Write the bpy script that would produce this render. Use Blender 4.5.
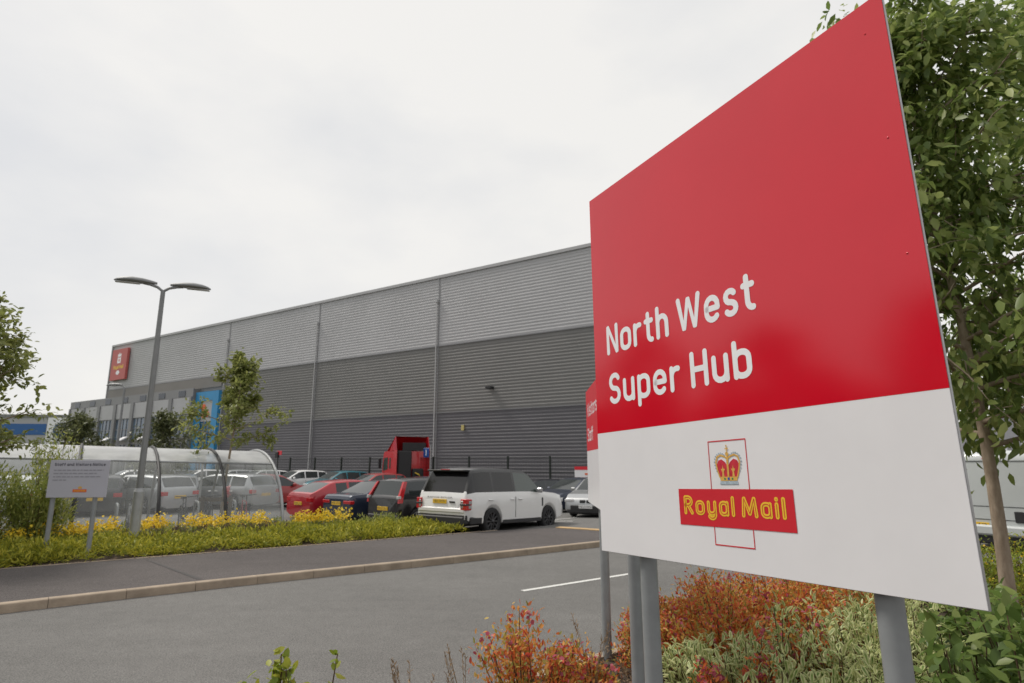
import bpy, math, random
import numpy as np
from mathutils import Vector, Matrix
for o in list(bpy.data.objects): bpy.data.objects.remove(o)
S = bpy.context.scene
COL = S.collection
R = math.radians
rng = np.random.default_rng(7)
random.seed(7)
CAMZ = 1.95

# ------------------------------------------------------------------ camera, sky, sun, exposure
cam = bpy.data.cameras.new('camera'); co = bpy.data.objects.new('camera', cam); COL.objects.link(co)
co.location = (0, 0, CAMZ); co.rotation_euler = (R(90) + 0.1996, 0, 0)
cam.sensor_width = 36; cam.lens = 36 * 600 / 1024; cam.clip_end = 3000; cam.clip_start = 0.05
cam.dof.use_dof = True; cam.dof.focus_distance = 3.0; cam.dof.aperture_fstop = 4.0
S.camera = co
SUN_EL, SUN_AZ = 55, -68          # azimuth measured from +Y towards +X
w = bpy.data.worlds.new('World'); S.world = w; w.use_nodes = True
nt = w.node_tree; nt.nodes.clear()
def N(nt, t, **kw):
    n = nt.nodes.new(t)
    for k, v in kw.items(): setattr(n, k, v)
    return n
sky = N(nt, 'ShaderNodeTexSky', sky_type='NISHITA'); sky.sun_disc = False
sky.sun_elevation = R(SUN_EL); sky.sun_rotation = R(SUN_AZ); sky.dust_density = 3
b1 = N(nt, 'ShaderNodeBackground'); b1.inputs[1].default_value = 0.08
nt.links.new(sky.outputs[0], b1.inputs[0])
tc = N(nt, 'ShaderNodeTexCoord')
mp = N(nt, 'ShaderNodeMapping'); mp.inputs['Scale'].default_value = (1.2, 1.2, 2.6); mp.inputs['Rotation'].default_value = (0, 0.15, 0.6)
nt.links.new(tc.outputs['Generated'], mp.inputs[0])
no = N(nt, 'ShaderNodeTexNoise'); no.inputs['Scale'].default_value = 1.3; no.inputs['Detail'].default_value = 7; no.inputs['Roughness'].default_value = .5
nt.links.new(mp.outputs[0], no.inputs['Vector'])
cr = N(nt, 'ShaderNodeValToRGB'); e = cr.color_ramp.elements
e[0].position = .36; e[0].color = (.565, .57, .58, 1); e[1].position = .56; e[1].color = (.68, .668, .645, 1)
nt.links.new(no.outputs['Fac'], cr.inputs[0])
b2 = N(nt, 'ShaderNodeBackground'); b2.inputs[1].default_value = .98
nt.links.new(cr.outputs[0], b2.inputs[0])
mx = N(nt, 'ShaderNodeMixShader'); mx.inputs[0].default_value = .94
nt.links.new(b1.outputs[0], mx.inputs[1]); nt.links.new(b2.outputs[0], mx.inputs[2])
ow = N(nt, 'ShaderNodeOutputWorld'); nt.links.new(mx.outputs[0], ow.inputs[0])
sl = bpy.data.lights.new('sun', 'SUN'); sl.energy = 1.8; sl.angle = R(14); sl.color = (1, .94, .85)
so = bpy.data.objects.new('sun', sl); COL.objects.link(so); so.location = (0, 0, 40)
sd = Vector((math.sin(R(SUN_AZ)) * math.cos(R(SUN_EL)), math.cos(R(SUN_AZ)) * math.cos(R(SUN_EL)), math.sin(R(SUN_EL))))
so.rotation_euler = sd.to_track_quat('Z', 'Y').to_euler()
S.view_settings.view_transform = 'Standard'; S.view_settings.look = 'None'
S.view_settings.exposure = 0.47; S.view_settings.gamma = 1; S.view_settings.use_curve_mapping = False
S.cycles.max_bounces = 6; S.cycles.transparent_max_bounces = 16; S.cycles.caustics_reflective = False; S.cycles.caustics_refractive = False
# ------------------------------------------------------------------ materials
def mat(name, col, rough=.6, metal=0., var=0., scale=8., bump=0., bscale=40., spec=.5, coat=0., col2=None, detail=4, stretch=None):
    m = bpy.data.materials.new(name); m.use_nodes = True; t = m.node_tree; p = t.nodes['Principled BSDF']
    p.inputs['Base Color'].default_value = (*col, 1); p.inputs['Roughness'].default_value = rough
    p.inputs['Metallic'].default_value = metal; p.inputs['Specular IOR Level'].default_value = spec; p.inputs['Coat Weight'].default_value = coat
    if coat: p.inputs['Coat Roughness'].default_value = .04
    tc = N(t, 'ShaderNodeTexCoord'); src = tc.outputs['Object']
    if stretch:
        mm = N(t, 'ShaderNodeMapping'); mm.inputs['Scale'].default_value = stretch; t.links.new(src, mm.inputs[0]); src = mm.outputs[0]
    if var or col2:
        n = N(t, 'ShaderNodeTexNoise'); n.inputs['Scale'].default_value = scale; n.inputs['Detail'].default_value = detail; n.inputs['Roughness'].default_value = .62
        t.links.new(src, n.inputs['Vector'])
        r = N(t, 'ShaderNodeValToRGB'); a, b = r.color_ramp.elements
        a.position = .3; b.position = .7
        c2 = col2 if col2 else tuple(min(1, c * (1 + var)) for c in col)
        c1 = col if col2 else tuple(c * (1 - var) for c in col)
        a.color = (*c1, 1); b.color = (*c2, 1)
        t.links.new(n.outputs['Fac'], r.inputs[0]); t.links.new(r.outputs[0], p.inputs['Base Color'])
    if bump:
        n2 = N(t, 'ShaderNodeTexNoise'); n2.inputs['Scale'].default_value = bscale; n2.inputs['Detail'].default_value = 6
        t.links.new(src, n2.inputs['Vector'])
        bp = N(t, 'ShaderNodeBump'); bp.inputs['Strength'].default_value = bump; bp.inputs['Distance'].default_value = .02
        t.links.new(n2.outputs['Fac'], bp.inputs['Height']); t.links.new(bp.outputs[0], p.inputs['Normal'])
    return m
def leafmat(name, cols, rough=.45, trans=.35, spec=.4, rim=None):
    m = bpy.data.materials.new(name); m.use_nodes = True; t = m.node_tree; p = t.nodes['Principled BSDF']; out = t.nodes['Material Output']
    g = N(t, 'ShaderNodeNewGeometry'); r = N(t, 'ShaderNodeValToRGB'); r.color_ramp.interpolation = 'LINEAR'
    el = r.color_ramp.elements
    while len(el) < len(cols): el.new(.5)
    for i, c in enumerate(cols): el[i].position = i / (len(cols) - 1); el[i].color = (*c, 1)
    t.links.new(g.outputs['Random Per Island'], r.inputs[0])
    if rim:
        at_ = N(t, 'ShaderNodeAttribute'); at_.attribute_name = 'margin'; mr = N(t, 'ShaderNodeMapRange'); mr.inputs['From Min'].default_value = .45; mr.inputs['From Max'].default_value = 1.15; t.links.new(at_.outputs['Fac'], mr.inputs[0])
        mc = N(t, 'ShaderNodeMix', data_type='RGBA'); t.links.new(mr.outputs[0], mc.inputs[0]); t.links.new(r.outputs[0], mc.inputs[6]); mc.inputs[7].default_value = (*rim, 1); t.links.new(mc.outputs[2], p.inputs['Base Color'])
        class Q: outputs = [mc.outputs[2]]
        r = Q
    else: t.links.new(r.outputs[0], p.inputs['Base Color'])
    p.inputs['Roughness'].default_value = rough; p.inputs['Specular IOR Level'].default_value = spec
    tr = N(t, 'ShaderNodeBsdfTranslucent'); t.links.new(r.outputs[0], tr.inputs[0])
    mx = N(t, 'ShaderNodeMixShader'); mx.inputs[0].default_value = trans
    t.links.new(p.outputs[0], mx.inputs[1]); t.links.new(tr.outputs[0], mx.inputs[2]); t.links.new(mx.outputs[0], out.inputs[0])
    return m
def sheetmat(name, col, fac_clear=.75, rough=.1, milk=.5):
    """clear plastic sheet: see-through, a little milky, reflecting at grazing angles"""
    m = bpy.data.materials.new(name); m.use_nodes = True; t = m.node_tree; t.nodes.clear()
    out = N(t, 'ShaderNodeOutputMaterial'); tr = N(t, 'ShaderNodeBsdfTransparent'); tr.inputs[0].default_value = (.93, .95, .95, 1)
    df = N(t, 'ShaderNodeBsdfTranslucent'); df.inputs[0].default_value = (*col, 1)
    d2 = N(t, 'ShaderNodeBsdfDiffuse'); d2.inputs[0].default_value = (*col, 1)
    ad = N(t, 'ShaderNodeMixShader'); ad.inputs[0].default_value = .5; t.links.new(df.outputs[0], ad.inputs[1]); t.links.new(d2.outputs[0], ad.inputs[2])
    m1 = N(t, 'ShaderNodeMixShader')
    tc = N(t, 'ShaderNodeTexCoord'); n = N(t, 'ShaderNodeTexNoise'); n.inputs['Scale'].default_value = 1.6; n.inputs['Detail'].default_value = 6
    t.links.new(tc.outputs['Object'], n.inputs['Vector'])
    mr = N(t, 'ShaderNodeMapRange'); mr.inputs['From Min'].default_value = .3; mr.inputs['From Max'].default_value = .75
    mr.inputs['To Min'].default_value = milk * .7; mr.inputs['To Max'].default_value = min(1, milk * 1.3); t.links.new(n.outputs['Fac'], mr.inputs[0])
    t.links.new(mr.outputs[0], m1.inputs[0]); t.links.new(tr.outputs[0], m1.inputs[1]); t.links.new(ad.outputs[0], m1.inputs[2])
    gl = N(t, 'ShaderNodeBsdfGlossy'); gl.inputs['Roughness'].default_value = rough
    lw = N(t, 'ShaderNodeLayerWeight'); lw.inputs[0].default_value = .5
    pw = N(t, 'ShaderNodeMath', operation='POWER'); pw.inputs[1].default_value = 3.5; t.links.new(lw.outputs['Facing'], pw.inputs[0])
    fr = N(t, 'ShaderNodeMath', operation='MULTIPLY_ADD'); fr.inputs[1].default_value = .6; fr.inputs[2].default_value = .05; t.links.new(pw.outputs[0], fr.inputs[0])
    m2 = N(t, 'ShaderNodeMixShader'); t.links.new(fr.outputs[0], m2.inputs[0]); t.links.new(m1.outputs[0], m2.inputs[1]); t.links.new(gl.outputs[0], m2.inputs[2])
    t.links.new(m2.outputs[0], out.inputs[0]); return m
M = {}
M['earth'] = mat('earth', (.07, .05, .035), .95, var=.5, scale=6, bump=.6, bscale=30)
M['grass'] = mat('grass', (.06, .085, .03), .95, var=.4, scale=2, bump=.5, bscale=60)
def asphalt(name, c, tint):
    m = mat(name, c, .9, spec=.25); t = m.node_tree; p = t.nodes['Principled BSDF']; tc = [n for n in t.nodes if n.type == 'TEX_COORD'][0]
    def noi(s, d=5):
        n = N(t, 'ShaderNodeTexNoise'); n.inputs['Scale'].default_value = s; n.inputs['Detail'].default_value = d; n.inputs['Roughness'].default_value = .6
        t.links.new(tc.outputs['Object'], n.inputs['Vector']); return n.outputs['Fac']
    def ramp(s, a, b, p0, p1):
        r = N(t, 'ShaderNodeValToRGB'); x, y = r.color_ramp.elements; x.position = p0; y.position = p1; x.color = (*a, 1); y.color = (*b, 1); t.links.new(s, r.inputs[0]); return r.outputs[0]
    def mul(a, b):
        x = N(t, 'ShaderNodeMix', data_type='RGBA', blend_type='MULTIPLY'); x.inputs[0].default_value = 1; t.links.new(a, x.inputs[6]); t.links.new(b, x.inputs[7]); return x.outputs[2]
    vo = N(t, 'ShaderNodeTexVoronoi'); vo.inputs['Scale'].default_value = 110; t.links.new(tc.outputs['Object'], vo.inputs['Vector'])
    hs = N(t, 'ShaderNodeSeparateColor'); t.links.new(vo.outputs['Color'], hs.inputs[0])
    chips = ramp(hs.outputs[0], (.80,)*3, (1.24,)*3, .0, 1.0)
    mid = ramp(noi(5, 6), (.95,)*3, (1.05,)*3, .35, .65)
    cw = N(t, 'ShaderNodeTexNoise'); cw.inputs['Scale'].default_value = .9; cw.inputs['Detail'].default_value = 3; t.links.new(tc.outputs['Object'], cw.inputs['Vector'])
    big = ramp(noi(.35), tuple(x * .92 for x in c), tuple(x * 1.07 for x in c), .35, .65)
    fine = ramp(noi(70, 2), (.70,) * 3, (1.32,) * 3, .34, .66)
    st = N(t, 'ShaderNodeTexNoise'); st.inputs['Scale'].default_value = 1.2; st.inputs['Detail'].default_value = 4
    mm = N(t, 'ShaderNodeMapping'); mm.inputs['Rotation'].default_value = (0, 0, -.64); mm.inputs['Scale'].default_value = (.25, 1.6, 1)
    t.links.new(tc.outputs['Object'], mm.inputs[0]); t.links.new(mm.outputs[0], st.inputs['Vector'])
    strk = ramp(st.outputs['Fac'], (.96,) * 3, (1.03,) * 3, .35, .65)
    t.links.new(mul(mul(mul(mul(big, fine), strk), chips), mid), p.inputs['Base Color'])
    bp = N(t, 'ShaderNodeBump'); bp.inputs['Strength'].default_value = .5; bp.inputs['Distance'].default_value = .008
    t.links.new(noi(90, 3), bp.inputs['Height']); t.links.new(bp.outputs[0], p.inputs['Normal']); return m
M['road'] = asphalt('road_asphalt', (.150, .147, .142), 0)
M['pave'] = asphalt('pavement_asphalt', (.098, .088, .086), 0)
M['park'] = asphalt('park_asphalt', (.155, .152, .147), 0)
M['kerb'] = mat('kerb_concrete', (.34, .275, .21), .9, var=.22, scale=3, bump=.4, bscale=50)
M['lit_kerb'] = mat('kerb_lit_tone', (.50, .34, .17), .85, var=.15, scale=4)
M['white_line'] = mat('white_line', (.62, .62, .60), .8, var=.12, scale=20)
M['clad_top'] = mat('cladding_light', (.43, .43, .445), .5, var=.05, scale=.3, spec=.3)
M['clad_mid'] = mat('cladding_mid', (.182, .180, .177), .5, var=.06, scale=.3, spec=.3)
M['clad_low'] = mat('cladding_low', (.122, .119, .131), .5, var=.06, scale=.3, spec=.3)
M['trim'] = mat('trim_grey', (.22, .22, .23), .5, var=.06, scale=.5)
M['panel_light'] = mat('panel_light', (.40, .40, .42), .5, var=.04, scale=.4)
M['brown'] = mat('brown_band', (.20, .19, .18), .6, var=.05, scale=.4)
M['blue'] = mat('blue_frame', (.035, .25, .50), .5, var=.06, scale=1)
M['galv'] = mat('galvanised', (.36, .37, .38), .45, .3, var=.12, scale=5)
M['grey_post'] = mat('grey_post', (.25, .265, .275), .42, var=.10, scale=7, bump=.03, bscale=60)
M['lamp_grey'] = mat('lamp_grey', (.23, .235, .24), .5, .2, var=.08, scale=3)
def signmat(name, c, rough, ior, spec=.5):
    m = mat(name, c, rough, spec=spec, bump=.012, bscale=2.5, var=.03, scale=2.2); m.node_tree.nodes['Principled BSDF'].inputs['IOR'].default_value = ior; return m
M['sign_red'] = signmat('sign_red', (.64, .003, .020), .12, 1.62)
M['sign_white'] = signmat('sign_white', (.79, .785, .81), .3, 1.45)
M['red_sign'] = signmat('red_print', (.62, .02, .035), .4, 1.5)
M['yellow_print'] = mat('yellow_print', (.85, .55, .04), .4, var=.04)
M['text_white'] = mat('text_white', (.86, .86, .89), .4, var=.02)
M['gold'] = mat('gold_print', (.68, .40, .09), .4, var=.15, scale=60)
M['crown_red'] = mat('crown_red', (.55, .03, .05), .4, var=.2, scale=50)
M['pearl'] = mat('pearl_grey', (.38, .46, .52), .4, var=.25, scale=70)
M['gem_blue'] = mat('gem_blue', (.03, .10, .42), .3); M['gem_green'] = mat('gem_green', (.04, .25, .10), .3)
M['edge'] = mat('edge_aluminium', (.42, .42, .43), .4, .4, var=.05)
M['ink'] = mat('ink_dark', (.06, .06, .08), .6); M['ink_pale'] = mat('ink_pale', (.30, .30, .34), .6)
M['orange_print'] = mat('orange_print', (.70, .13, .04), .5)
M['notice_white'] = mat('notice_white', (.46, .46, .52), .5, var=.03, scale=2)
M['pipe_pale'] = mat('pipe_pale', (.45, .45, .46), .5, var=.05); M['pillar_black'] = mat('pillar_black', (.035, .035, .037), .35); M['roof_grey'] = mat('roof_grey', (.10, .10, .105), .3, .3, coat=.6); M['notice_yellow'] = mat('notice_yellow', (.5, .42, .16), .6); M['tyre'] = mat('tyre', (.018, .018, .02), .8, var=.2, scale=30)
M['rim_silver'] = mat('rim_silver', (.42, .42, .44), .3, .7); M['rim_dark'] = mat('rim_dark', (.06, .06, .065), .35, .6)
M['plastic'] = mat('black_plastic', (.022, .022, .024), .6, var=.15, scale=20)
M['glass'] = mat('car_glass', (.02, .026, .026), .05, spec=.8); M['glass_tint'] = mat('car_glass_dark', (.012, .012, .014), .08, spec=.5)
M['glass_light'] = mat('car_glass_light', (.05, .068, .062), .06, spec=.8)
M['lamp_red'] = mat('lamp_red', (.50, .015, .02), .15, coat=.5); M['lamp_clear'] = mat('lamp_clear', (.55, .55, .56), .12, coat=.5)
M['plate_yellow'] = mat('plate_yellow', (.80, .50, .03), .4); M['plate_white'] = mat('plate_white', (.7, .7, .7), .4)
M['win_blue'] = mat('window_blue', (.10, .14, .20), .08, spec=.9, var=.4, scale=.35); M['win_dark'] = mat('window_dark', (.03, .04, .06), .12, spec=.6, var=.3, scale=.4)
M['fence'] = mat('fence_dark', (.012, .018, .014), .6)
M['bark'] = mat('bark', (.24, .18, .13), .9, col2=(.42, .34, .26), scale=14, bump=.8, bscale=18, stretch=(1, 1, .35))
M['bark_dark'] = mat('bark_dark', (.07, .055, .04), .9, var=.3, scale=20, bump=.5)
M['stem'] = mat('stem_brown', (.10, .06, .035), .9, var=.3)
M['timber'] = mat('timber_stake', (.10, .075, .05), .9, var=.3, scale=12)
M['poly'] = sheetmat('polycarbonate', (.74, .77, .76), milk=.20, rough=.2); M['poly_sheen'] = sheetmat('polycarbonate_sky_sheen', (.90, .92, .91), milk=.68, rough=.3)  # roof sheets milkier and whiter: sky reflection put into their colour
def paint(name, c, metal=0., rough=.3): return mat(name, c, rough, metal, coat=.8, var=.015, scale=3)
# ------------------------------------------------------------------ mesh builder
class MB:
    def __init__(s): s.v = []; s.f = []; s.M = Matrix.Identity(4); s.sm = []
    def add(s, vs, fs, smooth=False):
        b = len(s.v)
        for p in vs: s.v.append(tuple(s.M @ Vector(p)))
        for f in fs: s.f.append(tuple(b + i for i in f)); s.sm.append(smooth)
        return s
    def box(s, x0, x1, y0, y1, z0, z1):
        return s.add([(x, y, z) for z in (z0, z1) for y in (y0, y1) for x in (x0, x1)],
                     [(0, 2, 3, 1), (4, 5, 7, 6), (0, 1, 5, 4), (2, 6, 7, 3), (0, 4, 6, 2), (1, 3, 7, 5)])
    def cbox(s, c, d): return s.box(c[0]-d[0]/2, c[0]+d[0]/2, c[1]-d[1]/2, c[1]+d[1]/2, c[2]-d[2]/2, c[2]+d[2]/2)
    def rbox(s, c, d, r):      # box with all edges chamfered
        hx, hy, hz = d[0]/2, d[1]/2, d[2]/2; r = min(r, hx*.9, hy*.9, hz*.9); vs = []
        for sx in (-1, 1):
            for sy in (-1, 1):
                for sz in (-1, 1):
                    vs += [(c[0]+sx*(hx-r), c[1]+sy*(hy-r), c[2]+sz*hz), (c[0]+sx*(hx-r), c[1]+sy*hy, c[2]+sz*(hz-r)), (c[0]+sx*hx, c[1]+sy*(hy-r), c[2]+sz*(hz-r))]
        import bmesh
        bm = bmesh.new(); bv = [bm.verts.new(p) for p in vs]
        bmesh.ops.convex_hull(bm, input=bv); bm.verts.index_update()
        s.add([v.co[:] for v in bm.verts], [tuple(v.index for v in f.verts) for f in bm.faces]); bm.free(); return s
    def tube(s, pts, r, n=10, cap=True, smooth=True):
        pts = [Vector(p) for p in pts]
        rr = r if hasattr(r, '__len__') else [r] * len(pts)
        vs = []; fs = []; prev = None
        for i, p in enumerate(pts):
            t = (pts[min(i+1, len(pts)-1)] - pts[max(i-1, 0)]); t = t.normalized() if t.length > 1e-9 else Vector((0, 0, 1))
            if prev is None: a = t.orthogonal().normalized()
            else:
                a = prev - t * prev.dot(t); a = a.normalized() if a.length > 1e-6 else t.orthogonal().normalized()
            prev = a; b = t.cross(a)
            for k in range(n):
                q = 2*math.pi*k/n; vs.append(p + (a*math.cos(q) + b*math.sin(q)) * rr[i])
        for i in range(len(pts)-1):
            for k in range(n): fs.append((i*n+k, i*n+(k+1) % n, (i+1)*n+(k+1) % n, (i+1)*n+k))
        s.add(vs, fs, smooth)
        if cap: s.add(vs[:n], [tuple(range(n))[::-1]]); s.add(vs[-n:], [tuple(range(n))])
        return s
    def lathe(s, prof, n=24, axis='z', smooth=True):   # prof: (r, h)
        vs = []; fs = []
        for r, h in prof:
            for k in range(n):
                q = 2*math.pi*k/n; a, b = r*math.cos(q), r*math.sin(q)
                vs.append((a, b, h) if axis == 'z' else (a, h, b))
        m = len(prof)
        for i in range(m-1):
            for k in range(n): fs.append((i*n+k, i*n+(k+1) % n, (i+1)*n+(k+1) % n, (i+1)*n+k))
        return s.add(vs, fs, smooth)
    def prism(s, poly, z0, z1):        # polygon in xy extruded in z
        n = len(poly); vs = [(x, y, z0) for x, y in poly] + [(x, y, z1) for x, y in poly]
        return s.add(vs, [tuple(range(n))[::-1], tuple(range(n, 2*n))] + [(i, (i+1) % n, n+(i+1) % n, n+i) for i in range(n)])
    def build(s, name, m, parent=None, origin=None, recalc=False):
        me = bpy.data.meshes.new(name)
        o3 = Vector(origin) if origin is not None else None
        vs = s.v if o3 is None else [tuple(Vector(p)-o3) for p in s.v]
        me.from_pydata(vs, [], s.f); me.validate()
        if len(me.polygons) == len(s.sm): me.polygons.foreach_set('use_smooth', s.sm)
        if recalc:
            import bmesh
            bm = bmesh.new(); bm.from_mesh(me); bmesh.ops.recalc_face_normals(bm, faces=bm.faces); bm.to_mesh(me); bm.free()
        o = bpy.data.objects.new(name, me); COL.objects.link(o)
        for mm in (m if isinstance(m, list) else [m]): me.materials.append(mm)
        if o3 is not None: o.location = o3
        if parent is not None:
            o.parent = parent
            if o3 is not None: o.location = (0, 0, 0)
        return o
def tag(o, label=None, cat=None, group=None, kind=None):
    if label: o['label'] = label
    if cat: o['category'] = cat
    if group: o['group'] = group
    if kind: o['kind'] = kind
    return o
def empty(name, loc, label, cat, group=None, rz=0):
    o = bpy.data.objects.new(name, None); COL.objects.link(o); o.location = loc; o.rotation_euler = (0, 0, rz); o.empty_display_size = .2
    return tag(o, label, cat, group)
def kids(o): return [c for c in COL.objects if c.parent == o]
def copy_tree(o, parent=None, swap=None):
    c = o.copy(); COL.objects.link(c); c.parent = parent
    if swap and c.type == 'MESH' and c.data.materials and c.data.materials[0] in swap:
        me = c.data.copy(); c.data = me
        for i, mm in enumerate(me.materials):
            if mm in swap: me.materials[i] = swap[mm]
    for ch in kids(o): copy_tree(ch, c, swap)
    return c
# ------------------------------------------------------------------ terrain
def ss(a, b, x):
    t = max(0, min(1, (x-a)/(b-a))); return t*t*(3-2*t)
def G(x, y):      # ground height: the car park falls gently away to the right
    d = (x+.86)*(-.575) + (y-16.8)*.818
    return -.42 * ss(0, 15, d) * ss(-13, 1, x)
def sheet(name, x0, x1, y0, y1, nx, ny, dz, m, inside=None):
    b = MB(); xs = np.linspace(x0, x1, nx); ys = np.linspace(y0, y1, ny)
    vs = [(x, y, G(x, y)+dz) for y in ys for x in xs]
    fs = [(j*nx+i, j*nx+i+1, (j+1)*nx+i+1, (j+1)*nx+i) for j in range(ny-1) for i in range(nx-1)]
    b.add(vs, fs, True); return tag(b.build(name, m), kind='structure')
def poly_sheet(name, poly, z, m, depth=None):
    b = MB(); n = len(poly); b.add([(x, y, z) for x, y in poly], [tuple(range(n))]); return tag(b.build(name, m), kind='structure')
# big ground, denser near
b = MB(); gx = [-1500, -300, -120, -60] + list(np.linspace(-40, 40, 41)) + [60, 120, 300, 1500]; gy = [-600, -100, -30] + list(np.linspace(-10, 70, 41)) + [120, 300, 1500]
vs = [(x, y, G(x, y)-.03) for y in gy for x in gx]; nx = len(gx)
b.add(vs, [(j*nx+i, j*nx+i+1, (j+1)*nx+i+1, (j+1)*nx+i) for j in range(len(gy)-1) for i in range(nx-1)], True)
tag(b.build('ground', M['grass']), kind='structure')
FK = [(-20, -2), (-13, 3.45), (-9, 6.55), (-6.75, 8.45), (-5.0, 9.85), (-3.6, 10.85), (-1.22, 12.45), (2, 14.8), (6, 17.8), (14, 23.8), (40, 43.3)]      # far kerb face
NK = [(-16.5, -8), (-9.6, -2.4), (-5.6, 1.0), (-3.0, 3.1), (-1.6, 4.15), (.5, 6.15), (2.34, 7.55), (5.2, 9.7), (7.2, 11.2), (8.6, 11.7), (11, 11.4), (20, 8), (40, 0)]    # near kerb face
def dense(pl, step=.3, smooth=2):
    for _ in range(smooth):
        q = [pl[0]]
        for a, b2 in zip(pl[:-1], pl[1:]): q += [(a[0]*.75+b2[0]*.25, a[1]*.75+b2[1]*.25), (a[0]*.25+b2[0]*.75, a[1]*.25+b2[1]*.75)]
        q.append(pl[-1]); pl = q
    return pl
FKd = dense(FK); NKd = dense(NK)
road = [(x, y) for x, y in NKd] + [(60, 10), (60, 58)] + [(x, y) for x, y in FKd[::-1]]
b = MB(); n = len(road); b.add([(x, y, 0) for x, y in road], [tuple(range(n))]); tag(b.build('road', M['road']), kind='structure')
def offset(pl, d):
    out = []
    for i in range(len(pl)):
        a = Vector(pl[max(i-1, 0)]); c = Vector(pl[min(i+1, len(pl)-1)]); t = (c-a).normalized(); out.append((pl[i][0]-t.y*d, pl[i][1]+t.x*d))
    return out
def strip(name, A, B, z0, z1, m, label=None):
    b = MB(); n = len(A)
    vs = [(x, y, z0) for x, y in A] + [(x, y, z1) for x, y in B]
    b.add(vs, [(i, i+1, n+i+1, n+i) for i in range(n-1)]); return tag(b.build(name, m), kind='structure')
# kerb stones as separate bevelled blocks along the kerb lines, with thin joints
def kerb(name, pl, side, z0=-.05, z1=.125, w=.13, jl=.915, tmin=0, tmax=1e9):
    P = [Vector(p) for p in pl]; L = [0]
    for a, c in zip(P[:-1], P[1:]): L.append(L[-1]+(c-a).length)
    def at(s):
        s = max(0, min(L[-1]-1e-4, s)); i = max(j for j in range(len(L)) if L[j] <= s); i = min(i, len(P)-2); t = (s-L[i])/(L[i+1]-L[i]); return P[i].lerp(P[i+1], t)
    b = MB(); s = max(0, tmin); 
    while s < min(L[-1], tmax):
        e2 = s+jl-.006; N_ = 3; pts = [at(s+(e2-s)*k/N_) for k in range(N_+1)]; j = random.uniform(-.002, .002)
        vs = []; 
        for k, p in enumerate(pts):
            t = (at(s+(e2-s)*k/N_+.05)-at(s+(e2-s)*k/N_-.05)).normalized(); nn = Vector((-t.y, t.x))*side
            for off, z in ((j, z0), (j, z1-.025), (j+.004, z1-.01), (j+.02, z1), (w, z1), (w, z0)): q = p+nn*off; vs.append((q.x, q.y, z))
        fs = []
        for k in range(N_):
            for m_ in range(5): fs.append((k*6+m_, k*6+m_+1, (k+1)*6+m_+1, (k+1)*6+m_))
        fs += [tuple(range(6)), tuple(N_*6+q for q in range(6))[::-1]]
        b.add(vs, fs); s += jl
    return tag(b.build(name, M['kerb'], recalc=True), kind='structure')
kerb('kerb', FKd, 1); kerb('kerb_near', NKd, -1)
BK = [(-22, 2.3), (-12, 8.9), (-9.01, 11.1), (-6.4, 13.0), (-4.71, 14.1), (-1.79, 16.3), (-.4, 17.3), (1.3, 17.95), (2.6, 17.05)]
pv = offset(FKd, .125)
pv = [p for p in pv if p[0] < 2.7]
b = MB(); poly = pv + BK[::-1]; b.add([(x, y, .118) for x, y in poly], [tuple(range(len(poly)))]); tag(b.build('pavement', M['pave']), kind='structure')
# pale edging along the back of the pavement
b = MB(); A = BK[:7]; B2 = offset(A, .05)
for i in range(len(A)-1):
    b.add([(*A[i], .05), (*A[i+1], .05), (*B2[i+1], .05), (*B2[i], .05), (*A[i], .128), (*A[i+1], .128), (*B2[i+1], .128), (*B2[i], .128)], [(4, 5, 6, 7), (0, 1, 5, 4), (2, 3, 7, 6)])
tag(b.build('pavement_edging', M['kerb']), kind='structure')
# tar seam and dark repair patch
def onpave(name, pts, m, z=.122): b = MB(); b.add([(x, y, z) for x, y in pts], [tuple(range(len(pts)))]); return tag(b.build(name, m), kind='structure')
M['tar'] = mat('tar', (.045, .04, .04), .7, var=.2, scale=10)
onpave('tar_seam', [(-7.05, 12.15), (-6.98, 12.15), (-4.98, 10.22), (-5.05, 10.18)], M['tar'])
# lit kerb by the car park entrance, the light put into its yellow colour
b = MB()
def slab(b, a, c, w_, z0, z1):
    a = Vector(a); c = Vector(c); t = (c-a).normalized(); nn = Vector((-t.y, t.x))*w_
    ps = [a, c, c+nn, a+nn]; b.add([(p.x, p.y, z0) for p in ps]+[(p.x, p.y, z1) for p in ps], [(3, 2, 1, 0), (4, 5, 6, 7), (0, 1, 5, 4), (1, 2, 6, 5), (2, 3, 7, 6), (3, 0, 4, 7)])
slab(b, (1.25, 17.95), (2.9, 16.9), .3, -.02, .135); slab(b, (2.9, 16.9), (6.5, 19.2), .3, -.02, .135); tag(b.build('entrance_kerb', M['lit_kerb']), kind='structure')
# car park sheet behind the planting
sheet('car_park', -60, 60, 17.4, 62, 61, 46, .004, M['park'])
b = MB(); C0 = [(-60, -6), (-22, 2.9), (-12, 9.3), (-9.01, 11.5), (-6.4, 13.3), (-4.71, 14.3), (-1.79, 16.5), (-.9, 17.0), (-1.4, 17.42), (-60, 17.42)]
b.add([(x, y, .06) for x, y in C0], [tuple(range(len(C0)))]); tag(b.build('planting_bed', M['earth']), kind='structure')
b = MB(); b.add([(-5.5, 14.2, .01), (60, 14.2, .01), (60, 17.5, -.005), (-5.5, 17.5, .01)], [(0, 1, 2, 3)])
b.v = [(x, y, -.006) for x, y, z in b.v]; tag(b.build('entrance_surface', M['park']), kind='structure')
# near planting bed
nb = offset(NKd, -.125); poly = nb + [(40, -20), (-20, -20)]
b = MB(); b.add([(x, y, .09) for x, y in poly], [tuple(range(len(poly)))]); tag(b.build('near_bed', M['earth']), kind='structure')
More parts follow.
